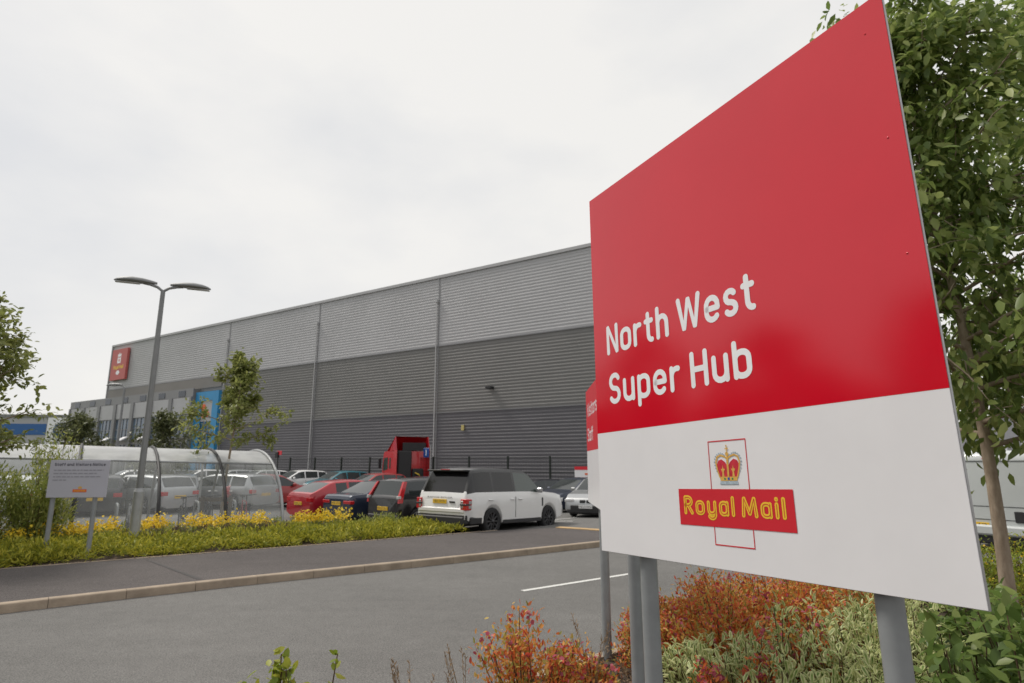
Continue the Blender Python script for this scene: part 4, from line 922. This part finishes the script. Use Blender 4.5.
# second row, facing this way
def fac(kind, p, label, px, Y, head=(-.66, -.75), **k):
    x = (px-512)/600*.98*Y; return car(kind, P_[p], label, (x, Y, G(x, Y)+.005), head, plate='front', **k)[0]
fac('hatch', 'white', 'white hatchback parked beyond the bright red car', 300, 41.5)
fac('hatch', 'teal', 'teal hatchback parked beyond the dark blue saloon', 341, 39.5)
fac('hatch', 'dred', 'red hatchback in the back row, in front of the red lorry cab', 376, 36.2)
fac('estate', 'dark', 'dark estate car whose roof shows above the black car', 420, 33.0)
fac('estate', 'dark', 'black car mostly hidden behind the front of the white off-road car', 533, 33.5, head=(-.8, -.6))
fac('estate', 'navy', 'dark blue car facing left, right of the white off-road car', 577, 28.8, head=(-.72, -.69))
c_ = fac('saloon', 'silver', 'silver saloon facing forward, at the left edge of the huge sign', 602, 25.1, head=(-.42, -.907), ptext='MK12 VYN')
b = MB(); 
for sd in (-1, 1): b.rbox((2.235, sd*.13, .60), (.08, .22, .13), .02)
b.build('kidney_grille', M['plastic'], c_); b = MB(); b.rbox((2.24, 0, .26), (.1, 1.5, .14), .03); b.build('lower_intake', M['plastic'], c_)
fac('hatch', 'white', 'white car seen through the shelter, left of the far white hatchback', 262, 43)
fac('hatch', 'silver', 'silver car far behind the shelter, second of the back row from its right end', 233, 44.5)
fac('hatch', 'white', 'white car far behind the shelter above the grey hatchback', 203, 45)
fac('hatch', 'grey', 'grey car far behind the shelter, left of the shelter middle', 172, 45)
fac('hatch', 'white', 'white car far behind the shelter, beside the street lamp pole', 132, 43)
def lcar(kind, p, label, px, Y, head, **k):
    x = (px-512)/600*.98*Y; return car(kind, P_[p], label, (x, Y, G(x, Y)+.005), head, **k)[0]
lcar('estate', 'silver', 'silver estate car seen side on through the shelter, right of the staked young tree', 228, 27.5, (-.93, .36))
lcar('hatch', 'grey', 'grey hatchback seen from behind through the shelter', 181, 27.0, (-.45, .89))
lcar('estate', 'silver', 'silver car side on through the shelter, behind the street lamp base', 143, 25.5, (-.93, .36))
lcar('estate', 'dark', 'dark car seen through the shelter beside the staff notice', 108, 25.0, (-.45, .89))
lcar('hatch', 'white', 'white car behind the tall bushes at the far left', 22, 24.0, (-.9, .4))
lcar('hatch', 'silver', 'silver car behind the shelter, between the notice and the tall bushes', 66, 25.0, (-.7, .7))
lcar('hatch', 'dred', 'dark red car seen through the right end of the shelter', 268, 28.3, (.66, .75))
# van on the right
van, _v = car('van', P_['vanwhite'], 'white panel van seen from behind, beyond the tree at the right edge', (12.75, 15.2, .0), (.80, .60), name='parked_van', lights='van', ptext='TH2', cat='van', group=None)
# ------------------------------------------------------------------ red lorry cab
hd = Vector((-.52, .854, 0)); tl = empty('lorry_cab', (-6.85, 41.5, G(-6.85, 41.5)), 'red articulated lorry tractor unit with open roof wind deflector, parked by the fence', 'lorry', rz=math.atan2(hd.y, hd.x))
M['lorry_red'] = paint('lorry_red', (.50, .012, .02), 0, .35)
def tp(name, m, fn, par=tl): b = MB(); fn(b); return b.build(name, m, par, recalc=True)
tp('cab', M['lorry_red'], lambda b: b.add([(x, y, z) for y in (-1.22, 1.22) for x, z in ((0, .95), (2.2, .6), (2.25, 1.5), (2.05, 2.75), (1.8, 2.9), (0, 2.9))], [(0, 1, 2, 3, 4, 5), (11, 10, 9, 8, 7, 6)]+[(i, (i+1) % 6, 6+(i+1) % 6, 6+i) for i in range(6)]))
tp('door_window', M['glass_light'], lambda b: b.add([(x, y, z) for y in (1.225, 1.235) for x, z in ((1.15, 1.7), (2.05, 1.6), (1.9, 2.45), (1.15, 2.5))], [(0, 1, 2, 3), (7, 6, 5, 4)]+[(i, (i+1) % 4, 4+(i+1) % 4, 4+i) for i in range(4)]))
tp('side_window', M['glass_light'], lambda b: b.rbox((.72, 1.225, 2.1), (.26, .02, .7), .005))
tp('windscreen', M['glass_light'], lambda b: b.add([(2.26, -1.1, 1.6), (2.26, 1.1, 1.6), (2.09, 1.05, 2.6), (2.09, -1.05, 2.6)], [(0, 1, 2, 3)]))
tp('roof_deflector', M['lorry_red'], lambda b: (b.add([(1.7, -1.1, 2.92), (1.7, 1.1, 2.92), (.1, 1.15, 3.85), (.1, -1.15, 3.85), (-.05, 1.18, 3.88), (-.05, -1.18, 3.88), (1.65, -1.1, 2.9), (1.65, 1.1, 2.9), (.1, 1.12, 3.78), (.1, -1.12, 3.78)], [(0, 1, 2, 3), (3, 2, 4, 5), (6, 9, 8, 7)]),
   [b.add([(1.2, s_*1.1, 2.92), (.1, s_*1.15, 3.85), (-.1, s_*1.2, 3.88), (-.35, s_*1.2, 2.95), (1.2, s_*1.06, 2.92), (.1, s_*1.11, 3.85), (-.1, s_*1.16, 3.88), (-.35, s_*1.16, 2.95)], [(0, 1, 2, 3), (7, 6, 5, 4), (0, 4, 5, 1), (1, 5, 6, 2), (2, 6, 7, 3), (3, 7, 4, 0)]) for s_ in (-1, 1)]))
tp('side_deflector', M['lorry_red'], lambda b: [b.box(-.45, .0, s_*1.2-.02, s_*1.2+.02, 1.0, 2.95) for s_ in (-1, 1)])
tp('air_intake', M['plastic'], lambda b: (b.rbox((-.16, .55, 1.95), (.3, 1.0, 1.95), .08), b.rbox((-.12, -.45, 1.35), (.2, .8, .8), .05), b.rbox((-.03, -.2, 3.2), (.06, 1.7, .55), .02)))
tp('air_line', mat('hose_yellow', (.6, .42, .04), .5), lambda b: (b.tube([(-.1, -.5, 1.3), (-.4, -.6, 1.0), (-.5, -.4, 1.35), (-.1, -.2, 1.5)], .05, 6), b.tube([(-.1, .95, 1.5), (-.3, 1.0, 1.2), (-.1, 1.05, 1.0)], .05, 6)))
tp('chassis', M['plastic'], lambda b: (b.box(-3.6, 2.0, -.45, .45, .7, .95), b.rbox((-2.6, 0, 1.05), (1.0, .9, .14), .04)))
tp('fuel_tank', M['galv'], lambda b: b.rbox((-.9, .95, .65), (1.1, .5, .5), .1))
for x in (1.3, -2.5):
    for y in (-1.05, 1.05): wheel(tl, x, y, .5, .3, M['rim_silver'], 8)
tp('mirror', M['plastic'], lambda b: b.rbox((2.2, 1.42, 2.1), (.12, .2, .7), .04))
# ------------------------------------------------------------------ fence along the warehouse
FM = WM.copy(); Fo = W0+Wn*6.0; fl = empty('mesh_fence', (Fo.x, Fo.y, 0), 'dark green wire mesh fence with tall posts in front of the warehouse wall', 'fence')
def gz(p): return G(p.x, p.y)
bt = MB(); 
def fpnt(t, z): p = Wd*t; return (p.x, p.y, z)
tz = 2.30
for i in range(-5, 16):
    t_ = i*3.0-.6; p = Fo+Wd*t_; b = MB(); b.M = Matrix.Translation(Wd*t_) @ Matrix.Rotation(math.atan2(Wd.y, Wd.x), 4, 'Z'); b.box(-.05, .05, -.05, .05, gz(p)-.2, tz+.06); b.build('post', M['fence'], fl)
    q = MB(); q.M = Matrix.Translation(Wd*t_) @ Matrix.Rotation(math.atan2(Wd.y, Wd.x), 4, 'Z')
    for z in (tz-.03, 1.4, .6, -.2): q.box(.05, 2.95, -.012, .012, z-.014, z+.014)
    for k in range(1, 15): q.box(.05+k*.2-.003, .05+k*.2+.003, -.004, .004, -.3, tz)
    for k in range(11): z = -.2+k*.23; q.box(.05, 2.95, -.004, .004, z-.004, z+.004)
    q.build('mesh_panel', M['fence'], fl)
def plaque(name, label, t_, z0, z1, w_, mats, cat='sign', loc=None, extra=None):
    p = loc or (Fo+Wd*t_+Wn*.1); root = empty(name, (p.x, p.y, 0), label, cat, None, math.atan2(Wd.y, Wd.x))
    return root
sg = plaque('fence_sign', 'small red and white sign on the fence beside the huge sign', -15.2, 0, 0, 0, 0)
b = MB(); b.box(-.9, .9, .04, .07, 1.15, 1.75); b.build('panel', M['sign_white'], sg); b = MB(); b.box(-.9, .9, .071, .078, 1.56, 1.75); b.build('header', M['red_sign'], sg); b = MB(); b.box(-.2, .25, .071, .078, 1.28, 1.38); b.build('emblem_bar', M['orange_print'], sg)
bs = plaque('round_sign', 'small blue sign on a post right of the red lorry cab', -3.5, 0, 0, 0, 0)
b = MB(); b.tube([(0, .1, -.3), (0, .1, 3.1)], .045, 8); b.build('post', M['galv'], bs); b = MB(); b.rbox((.32, .16, 2.62), (.5, .03, .62), .012); b.build('panel', mat('sign_blue', (.01, .07, .30), .4), bs); b = MB(); b.rbox((.32, .18, 2.62), (.06, .02, .36), .004); b.build('mark', M['text_white'], bs)
rs = plaque('hazard_sign', 'tiny red sign with black box on the fence above the far white hatchback', 12.6, 0, 0, 0, 0)
b = MB(); b.rbox((0, .08, 2.75), (.6, .04, .32), .01); b.build('panel', M['sign_red'], rs); b = MB(); b.rbox((.25, .1, 2.6), (.35, .2, .5), .03); b.build('box', M['plastic'], rs); b = MB(); b.tube([(.2, .05, -.2), (.2, .05, 2.7)], .04, 6); b.build('post', M['fence'], rs)
# ------------------------------------------------------------------ cycle shelter
SO = Vector((-8.84, 21.0, 0)); sa = Vector((-.816, -.578, .024)); sc_ = Vector((.578, -.816, 0)); KX = 4.0; SHT = 2.34
sh = empty('cycle_shelter', (SO.x, SO.y, 0), 'long clear curved plastic cycle shelter with dark hoops beside the car park', 'shelter')
SMx = Matrix((sa, sc_, Vector((0, 0, 1)))).transposed().to_4x4()
def shp(name, m, fn, par=sh, **k): b = MB(); b.M = SMx; fn(b); return b.build(name, m, par, **k)
def sec(ph, off=0.):      # ph 0 at ridge, 90 at foot
    c, s_ = math.cos(R(ph)), math.sin(R(ph)); e_ = 2/2.1
    return ((KX+off)*abs(s_)**e_*(1 if s_ >= 0 else -1), (SHT+off)*abs(c)**e_)
def arcpts(x, off=0., a0=-14, a1=90, n=24): return [(x, *sec(a0+(a1-a0)*i/n, off)) for i in range(n+1)]
bays = [0, 1.5, 3.1, 4.9, 6.7, 8.5, 10.3, 12.1]
for i, x in enumerate(bays):
    shp('hoop', M['plastic'] if i else M['galv'], lambda b: b.tube(arcpts(x, .03), .042, 8))
    if i: shp('strut', M['galv'], lambda b: b.tube([(x, 1.1, .0), (x, 2.3, 1.9)], .035, 8))
for i in range(len(bays)-1):
    a_, c_ = bays[i]+.03, bays[i+1]-.03
    def pan(b):
        P1 = arcpts(a_); P2 = arcpts(c_); n = len(P1); P3 = arcpts(a_, -.006); P4 = arcpts(c_, -.006)
        b.add(P1+P2, [(j, j+1, n+j+1, n+j) for j in range(n-1)], True)
    def pan2(b, lo, hi):
        P1 = arcpts(a_, 0, lo, hi, 14); P2 = arcpts(c_, 0, lo, hi, 14); n = len(P1); b.add(P1+P2, [(j, j+1, n+j+1, n+j) for j in range(n-1)], True)
    shp('canopy_panel', M['poly'], lambda b: pan2(b, 36, 90)); shp('roof_panel', M['poly_sheen'], lambda b: pan2(b, -14, 36))
for ph, r_ in ((-14, .04), (36, .03), (88, .03)):
    y_, z_ = sec(ph); shp('rail', M['galv'], lambda b: b.tube([(0, y_, z_), (12.1, y_, z_)], r_, 8))
def endp(b):
    P1 = arcpts(0, -.02, 0, 90); b.add([(0, 0, 0)]+P1, [tuple(range(len(P1)+1))])
shp('end_panel', M['poly'], endp)
for x in bays[1::2]: shp('back_post', M['galv'], lambda b: b.box(x-.03, x+.03, -.62, -.56, -.2, 2.2))
for x in bays[::1]: shp('cross_bar', M['galv'], lambda b: b.tube([(x, -.6, 2.2), (x, 0, SHT-.02)], .025, 6))
# bike stands (hoops) and bikes
def stand(x, lab):
    p = SO+sa*x+sc_*1.7; o = empty('bike_stand', (p.x, p.y, .02), lab, 'bike stand', 'bike stands in the shelter'); b = MB(); q = sc_
    pts = [Vector(q)*-.4+Vector((0, 0, -.05)), Vector(q)*-.4+Vector((0, 0, .7)), Vector(q)*-.3+Vector((0, 0, .8)), Vector(q)*.3+Vector((0, 0, .8)), Vector(q)*.4+Vector((0, 0, .7)), Vector(q)*.4+Vector((0, 0, -.05))]
    b.tube(pts, .03, 8); b.build('hoop', M['galv'], o); return o
for k, x in enumerate((.9, 1.9, 2.9, 3.9, 4.9, 5.9, 6.9, 7.9)):
    stand(x, 'bare metal hoop stand inside the cycle shelter, %s from its right end' % ('first', 'second', 'third', 'fourth', 'fifth', 'sixth', 'seventh', 'eighth')[k])
def bike(x, colr, lab):
    p = SO+sa*x+sc_*1.75; o = empty('bicycle', (p.x, p.y, .03), lab, 'bicycle', 'bicycles in the shelter', rz=math.atan2(sc_.y, sc_.x)); r_ = .335
    for xx in (-.52, .52):
        b = MB(); b.M = Matrix.Translation((xx, 0, r_)); b.tube([(r_*math.cos(a), 0, r_*math.sin(a)) for a in np.linspace(0, 2*math.pi, 29)], .017, 6, cap=False)
        for k in range(10): a = math.pi*k/10*2; b.tube([(0, 0, 0), (r_*math.cos(a), 0, r_*math.sin(a))], .003, 3, cap=False)
        b.build('wheel', M['tyre'], o)
    b = MB(); bb = (-.08, 0, .28); st_ = (-.2, 0, .78); hd_ = (.36, 0, .76); h2 = (.40, 0, .64)
    for pts in ([bb, st_], [st_, hd_], [bb, h2], [hd_, h2], [(-.52, 0, r_), bb], [(-.52, 0, r_), (-.18, 0, .7)], [h2, (.52, 0, r_)]): b.tube(pts, .018, 6)
    b.build('frame', colr, o); b = MB(); b.rbox((-.22, 0, .90), (.26, .13, .05), .02); b.tube([(-.2, 0, .76), (-.22, 0, .9)], .014, 6); b.build('saddle', M['plastic'], o)
    b = MB(); b.tube([hd_, (.34, 0, .95)], .015, 6); b.tube([(.34, -.28, .97), (.38, 0, .95), (.34, .28, .97)], .013, 6); b.build('handlebar', M['plastic'], o)
for x, c_, lab in ((.6, 'red', 'red bicycle parked in the shelter next to its right end'), (1.6, 'dark', 'dark bicycle in the shelter behind the staked tree'), (2.25, 'dark', 'dark bicycle in the shelter, left of the staked tree'), (3.6, 'silver', 'silver bicycle near the middle of the shelter'), (5.2, 'dark', 'dark bicycle in the shelter behind the street lamp base')): bike(x, P_[c_], lab)
# ------------------------------------------------------------------ trees
tree('young_tree', (-8.7, 18.6, .05), 5.1, 2.3, 1.55, .05, 18, 4600, .14, L_['young'], M['bark'], 'slim young tree tied to a low timber stake frame in front of the cycle shelter', 5, sub=5, cluster=.10, rfun=lambda t: (1.0 if t < .33 else .48+.16*math.sin(t*13))*(1-.2*t), droop=.25, lean=(.035, 0))
sk = empty('tree_stake', (-8.75, 18.35, .05), 'low timber stake frame around the slim young tree trunk', 'stake'); b = MB(); b.box(-.45, -.37, -.04, .04, -.2, .95); b.build('post', M['timber'], sk); b = MB(); b.box(.37, .45, -.04, .04, -.2, .95); b.build('post', M['timber'], sk); b = MB(); b.box(-.5, .5, -.075, -.042, .78, .9); b.build('rail', M['timber'], sk)
tree('small_tree', (-17.2, 30, 0), 4.2, .8, 1.5, .06, 16, 5000, .15, L_['dark'], M['bark_dark'], 'bushy dark green tree behind the shelter, right of the street lamp pole', 11, sub=5, cluster=.2)
tree('small_tree', (-20.2, 28.5, 0), 4.0, .8, 1.6, .06, 16, 5000, .15, L_['dark'], M['bark_dark'], 'bushy dark green tree behind the shelter, left of the far street lamp', 12, sub=5, cluster=.2)
tree('leafy_tree', (-11.4, 12.0, 0), 5.1, 1.9, 1.85, .09, 24, 7500, .135, L_['young'], M['bark'], 'tree reaching in from the left edge above the shelter', 21, sub=6, cluster=.09)
# the cherry behind the sign
tree('cherry_tree', (5.43, 7.0, .09), 7.8, 1.95, 2.15, .075, 52, 16500, .155, L_['cherry'], M['bark'], 'tall leafy broadleaf tree with brown trunk behind the right side of the huge sign', 33, lean=(.004, 0), sub=9, cluster=.10, wid=.42, droop=.8, rfun=lambda t: 1-.62*t)
tree('cherry_tree', (8.1, 7.6, .09), 8.2, 1.95, 2.5, .09, 52, 19000, .155, L_['cherry'], M['bark'], 'neighbouring leafy tree whose branches reach in at the right picture edge', 34, sub=9, cluster=.10, wid=.42, droop=.8, rfun=lambda t: 1-.5*t)
# hedge trees off to the left, outside the frame: they show as dark reflections in the sign
for k, (x, y, h_) in enumerate([(-25, 2, 9), (-26, 8.5, 8.5), (-30, -5, 10), (-27, -12, 9), (-25, 14.5, 8.6)]):
    tree('hedge_tree', (x, y, 0), h_, .8, 3.2, .14, 18, 4200, .34, L_['dark'], M['bark_dark'], 'tree standing out of frame to the left of the road', 50+k, sub=5, cluster=.2, group='trees left of the road')
for k, (x, y, h_) in enumerate([(-17.5, 13.4, 4.2), (-17, 10.4, 4.9), (-16.5, 7.6, 4.1), (-17, 4.8, 5.0), (-16.8, 2.0, 4.3), (-17.4, -1.0, 5.2), (-17, -4.0, 4.4)]):
    tree('hedge_shrub', (x, y, 0), h_, .2, 2.0, .08, 18, 3600, .24, L_['dark'], M['bark_dark'], 'dense shrub standing out of frame to the left of the road', 250+k, sub=6, cluster=.26, group='shrubs left of the road', cat='shrub')
# ------------------------------------------------------------------ planting behind the pavement
def bedpt(s_, o_): return Vector((-.9, 16.95))+Vector((-.82, -.572))*s_+Vector((-.572, .82))*o_
def band(n, s0, s1, o0, o1, hfun, seed, clump=.35, up=.6):
    r = np.random.default_rng(seed); ncl = int((s1-s0)*(o1-o0)/(clump*clump)*1.6); cl = [(r.uniform(s0, s1), r.uniform(o0, o1), r.uniform(.75, 1.15)) for _ in range(ncl)]
    C = []; D = []
    for _ in range(n):
        s_, o_, hh = cl[r.integers(ncl)]; a = r.random()*6.283; q = r.random()**.5; rad = clump*1.1
        px, py = s_+rad*q*math.cos(a), o_+rad*q*math.sin(a); h_ = hfun(s_, o_)*hh*(1-.55*q*q)*(.35+.65*r.random()**.4)
        if py < .08: continue
        p = bedpt(px, py); C.append((p.x, p.y, max(.07, h_+G(p.x, p.y)))); D.append((math.cos(a)*q*.9*-.8, math.sin(a)*q*.9, up))
    return np.array(C), np.array(D)
C, D = band(52000, .3, 15, .3, 2.1, lambda s_, o_: .22+.20*min(1, o_/1.0), 61, clump=.38)
stuff('juniper_groundcover', C, D, .115, L_['juniper'], 'low spreading yellow-green evergreen ground cover behind the pavement', 'ground cover', wid=.20, jit=.62, seed=62)
C, D = band(14000, 1.2, 14, 2.2, 3.2, lambda s_, o_: .50, 63, clump=.3, up=1.0)
stuff('flower_foliage', C, D, .10, L_['willow'], 'grey-green foliage of the yellow flowering plants in front of the shelter', 'plants', wid=.25, seed=64)
C, D = band(13000, 2.8, 13.2, 2.25, 3.1, lambda s_, o_: .70 if (math.sin(s_*2.3)+math.sin(s_*5.1+1)) > -.9 else .4, 65, clump=.22, up=1.0)
C = C[C[:, 2] > .40]; D = D[:len(C)]
stuff('yellow_flowers', C, D, .055, L_['yellow'], 'yellow flower heads in a band in front of the shelter', 'flowers', wid=.9, jit=.9, seed=66)
C, D = band(9000, 4.4, 8.2, 1.9, 2.35, lambda s_, o_: .46, 67, clump=.2, up=1.0)
stuff('heather', C, D, .06, L_['heather'], 'brown and purple heather between the yellow flowers and the green ground cover', 'plants', wid=.25, seed=68)
r = np.random.default_rng(70); C = []; 
for _ in range(5000):
    p = bedpt(r.uniform(-.2, 16), abs(r.normal(.0, .22))+.06); C.append((p.x, p.y, .066+r.random()*.012))
for _ in range(250):
    p = bedpt(r.uniform(0, 14), -abs(r.normal(0, .12))); C.append((p.x, p.y, .124))
C = np.array(C); D = r.normal(0, 1, (len(C), 3)); D[:, 2] *= .1
stuff('bark_mulch', C, D, .05, L_['litter'], 'brown bark chips along the back edge of the pavement', 'mulch', wid=.5, jit=.1, upb=1.5, seed=71)
for k, (x, y, rx, h_, n_, lab) in enumerate([(-11.5, 12.9, 1.1, 1.85, 13000, 'tall willowy green bush left of the staff notice, nearest the frame edge'), (-10.6, 13.7, .8, 1.5, 6500, 'willowy bush directly behind the left side of the staff notice'), (-12.3, 12.3, 1.0, 1.9, 9000, 'tall green bush cut by the left picture edge'), (-11.4, 15.2, .7, 2.25, 2200, 'thin tall bush with pale leaves rising above the staff notice')]):
    bush('willowy_bush', (x, y, .05), rx, rx*.8, h_, int(n_*.8), .105, L_['willow'], lab, 80+k, group='tall bushes by the staff notice', nst=34, wid=.28, ragged=.3, updir=1.0, jit=.45)
# ------------------------------------------------------------------ planting in front, around the sign posts
Z0 = .09
sp = [(.12, 4.75, .42, .60), (.62, 5.1, .2, .30), (1.3, 5.9, .35, .42), (1.5, 6.6, .36, .45), (2.1, 6.3, .55, .62), (2.75, 6.7, .6, .64), (2.3, 7.25, .5, .45), (3.35, 7.2, .6, .58), (1.85, 5.6, .5, .56), (2.9, 6.1, .5, .52), (4.1, 8.0, .6, .5), (3.7, 6.7, .5, .5), (1.72, 4.45, .14, .48), (2.3, 4.95, .16, .54), (1.38, 4.55, .12, .40)]
plc = ['just left of the sign posts at the picture bottom', 'directly behind the leftmost grey post', 'between the grey posts, close to the kerb', 'farthest left behind the posts, at the road edge', 'right of the thick middle post', 'under the middle of the huge sign, near the kerb', 'at the kerb under the sign emblem', 'under the sign where its lower edge meets the road', 'right beside the thick middle post, nearest the camera', 'among the variegated leaves under the sign', 'farthest along the kerb, half hidden by the sign', 'behind the pale variegated shrubs under the sign', 'poking up through the variegated leaves right of the middle post', 'poking up through the variegated leaves midway between the posts', 'smallest, at the foot of the thick middle post']
for k, (x, y, rx, h_) in enumerate(sp):
    bush('orange_shrub', (x, y, Z0), rx, rx, h_, int(5600*rx/.5), .040, L_['spirea'], 'orange-red leaved low shrub ' + plc[k], 100+k, group='orange leaved shrubs around the sign', nst=40, wid=.42, ragged=.4, updir=.8, jit=.5, flowers=(L_['pink'], 160, .035), base=.25)
vg = [(1.60, 4.75, .42, .50), (2.05, 5.1, .42, .50), (2.85, 5.3, .5, .66), (2.35, 4.5, .45, .58), (1.75, 4.1, .4, .48), (3.3, 5.9, .5, .62), (2.9, 4.7, .45, .62), (1.45, 5.2, .25, .42), (2.2, 3.9, .4, .5), (3.85, 6.6, .5, .55)]
pl2 = ['just right of the thick middle post', 'below the red emblem bar of the sign', 'below the right half of the emblem', 'left of the right-hand grey post, low down', 'at the picture bottom right of the middle post', 'behind the right-hand grey post', 'touching the right-hand grey post', 'smallest, between post and orange shrubs', 'lowest, at the bottom edge left of the right post', 'farthest back under the right end of the sign']
for k, (x, y, rx, h_) in enumerate(vg):
    bush('variegated_shrub', (x, y, Z0), rx, rx, h_*1.05, int(1250*rx/.5), .074, L_['variegated'], 'cream and green variegated shrub ' + pl2[k], 130+k, group='variegated shrubs under the sign', nst=30, wid=.36, ragged=.35, updir=.75, jit=.5, base=.25, upb=.9)
bd = [(2.75, 3.55, .45, .92), (3.3, 3.9, .5, .98), (3.6, 4.5, .5, .9), (2.9, 4.1, .35, .8), (3.95, 4.8, .45, .95), (4.1, 5.6, .5, .75)]
pl3 = ['nearest the camera at the bottom right corner', 'in the bottom right corner under the sign tip', 'right of the right-hand grey post', 'just beside the right-hand grey post', 'at the right picture edge below the tree', 'at the foot of the tree trunk']
for k, (x, y, rx, h_) in enumerate(bd):
    bush('leafy_shrub', (x, y, Z0), rx, rx, h_, int(480*rx/.5), .12, L_['broad'], 'broad-leaved dark green shrub ' + pl3[k], 150+k, group='broad leaved shrubs by the right post', nst=22, wid=.5, ragged=.3, updir=.3, jit=.6, upb=1.0, stem=M['stem'], base=.35)
yl = [(6.4, 9.0, .7, .62), (7.4, 9.2, .7, .7), (5.5, 8.4, .6, .5), (8.2, 9.0, .7, .6), (6.6, 7.6, .6, .5)]
pl4 = ['directly below the white van, right of the trunk', 'at the right edge under the van', 'left of the tree trunk, seen past the sign corner', 'outermost, at the right picture edge', 'nearest the tree, right of its trunk']
for k, (x, y, rx, h_) in enumerate(yl):
    bush('yellow_shrub', (x, y, Z0), rx, rx, h_, 2600, .05, L_['lime'], 'small-leaved yellow-green shrub ' + pl4[k], 170+k, group='yellow green shrubs below the van', nst=40, wid=.4, ragged=.25, updir=.8, flowers=(L_['yellow'], 140, .03))
# sprigs poking into the bottom edge
bush('lime_sprig', (-.98, 2.95, Z0), .30, .16, 1.06, 800, .045, L_['lime'], 'bright lime green leafy sprig at the bottom edge, left of centre', 190, tight=.35, ragged=.12, nst=26, wid=.6, updir=.5, jit=.6, base=.55)
bush('lime_sprig', (-2.05, 2.95, Z0), .06, .06, .98, 16, .05, L_['lime'], 'single small green shoot at the bottom left edge', 191, nst=3, wid=.6, base=.8)
rg_ = np.random.default_rng(200)
for k, (x, y, lab) in enumerate([(-.62, 4.1, 'dry brown grass clump left of the orange shrub'), (-.3, 4.3, 'dry grass stalks just left of the orange shrub'), (.6, 4.9, 'dry seed stalks beside the leftmost grey post'), (.95, 5.2, 'dry straw tuft at the foot of the leftmost grey post')]):
    o = empty('dry_grass', (x, y, Z0), lab, 'grass', 'dry grass by the road'); b = MB(); C = []; D = []
    for q in range(7 if k < 2 else 8):
        a = rg_.random()*6.28; h_ = rg_.uniform(.45, .72) if k != 3 else rg_.uniform(.2, .35); e_ = (math.cos(a)*.14, math.sin(a)*.14, h_); b.tube([(0, 0, 0), (e_[0]*.3, e_[1]*.3, h_*.55), e_], [.003, .0025, .0015], 4, cap=False)
        for j in range(14): t_ = .78+.22*j/13; C.append((e_[0]*t_, e_[1]*t_, h_*t_)); D.append((rg_.normal(0, .5), rg_.normal(0, .5), 1))
    b.build('stalk', L_['strawgrass'], o); leaves_mesh(np.array(C), np.array(D), .03, 'seed_head', L_['strawgrass'], o, wid=.25, seed=210+k)
C = []
for _ in range(9000):
    i = rg_.integers(len(NKd)-2); a = Vector(NKd[i]); c = Vector(NKd[i+1]); t = (c-a).normalized(); p = a.lerp(c, rg_.random())+Vector((t.y, -t.x))*(.15+abs(rg_.normal(0, .8)))
    if -4 < p.x < 9: C.append((p.x, p.y, Z0+rg_.random()*.06))
for _ in range(9000): C.append((rg_.uniform(-1.5, 6), rg_.uniform(3, 6), Z0+rg_.random()*.05))
C = np.array([q for q in C if q[0] > -9]); 
def inside(p):
    n = len(poly_nb); c = False; j = n-1
    for i in range(n):
        if (poly_nb[i][1] > p[1]) != (poly_nb[j][1] > p[1]) and p[0] < (poly_nb[j][0]-poly_nb[i][0])*(p[1]-poly_nb[i][1])/(poly_nb[j][1]-poly_nb[i][1])+poly_nb[i][0]: c = not c
        j = i
    return c
poly_nb = nb if isinstance(nb, list) else None
poly_nb = offset(NKd, -.14)+[(40, -20), (-20, -20)]
C = np.array([q for q in C if inside(q)]); D = rg_.normal(0, 1, (len(C), 3)); D[:, 2] = abs(D[:, 2])*.7
stuff('leaf_litter', C, D, .055, L_['litter'], 'brown leaf litter and bark under the shrubs around the sign', 'leaf litter', wid=.35, seed=220)
for o in COL.objects:
    if o.type == 'MESH' and o.name.split('.')[0] == 'rear_window': pass
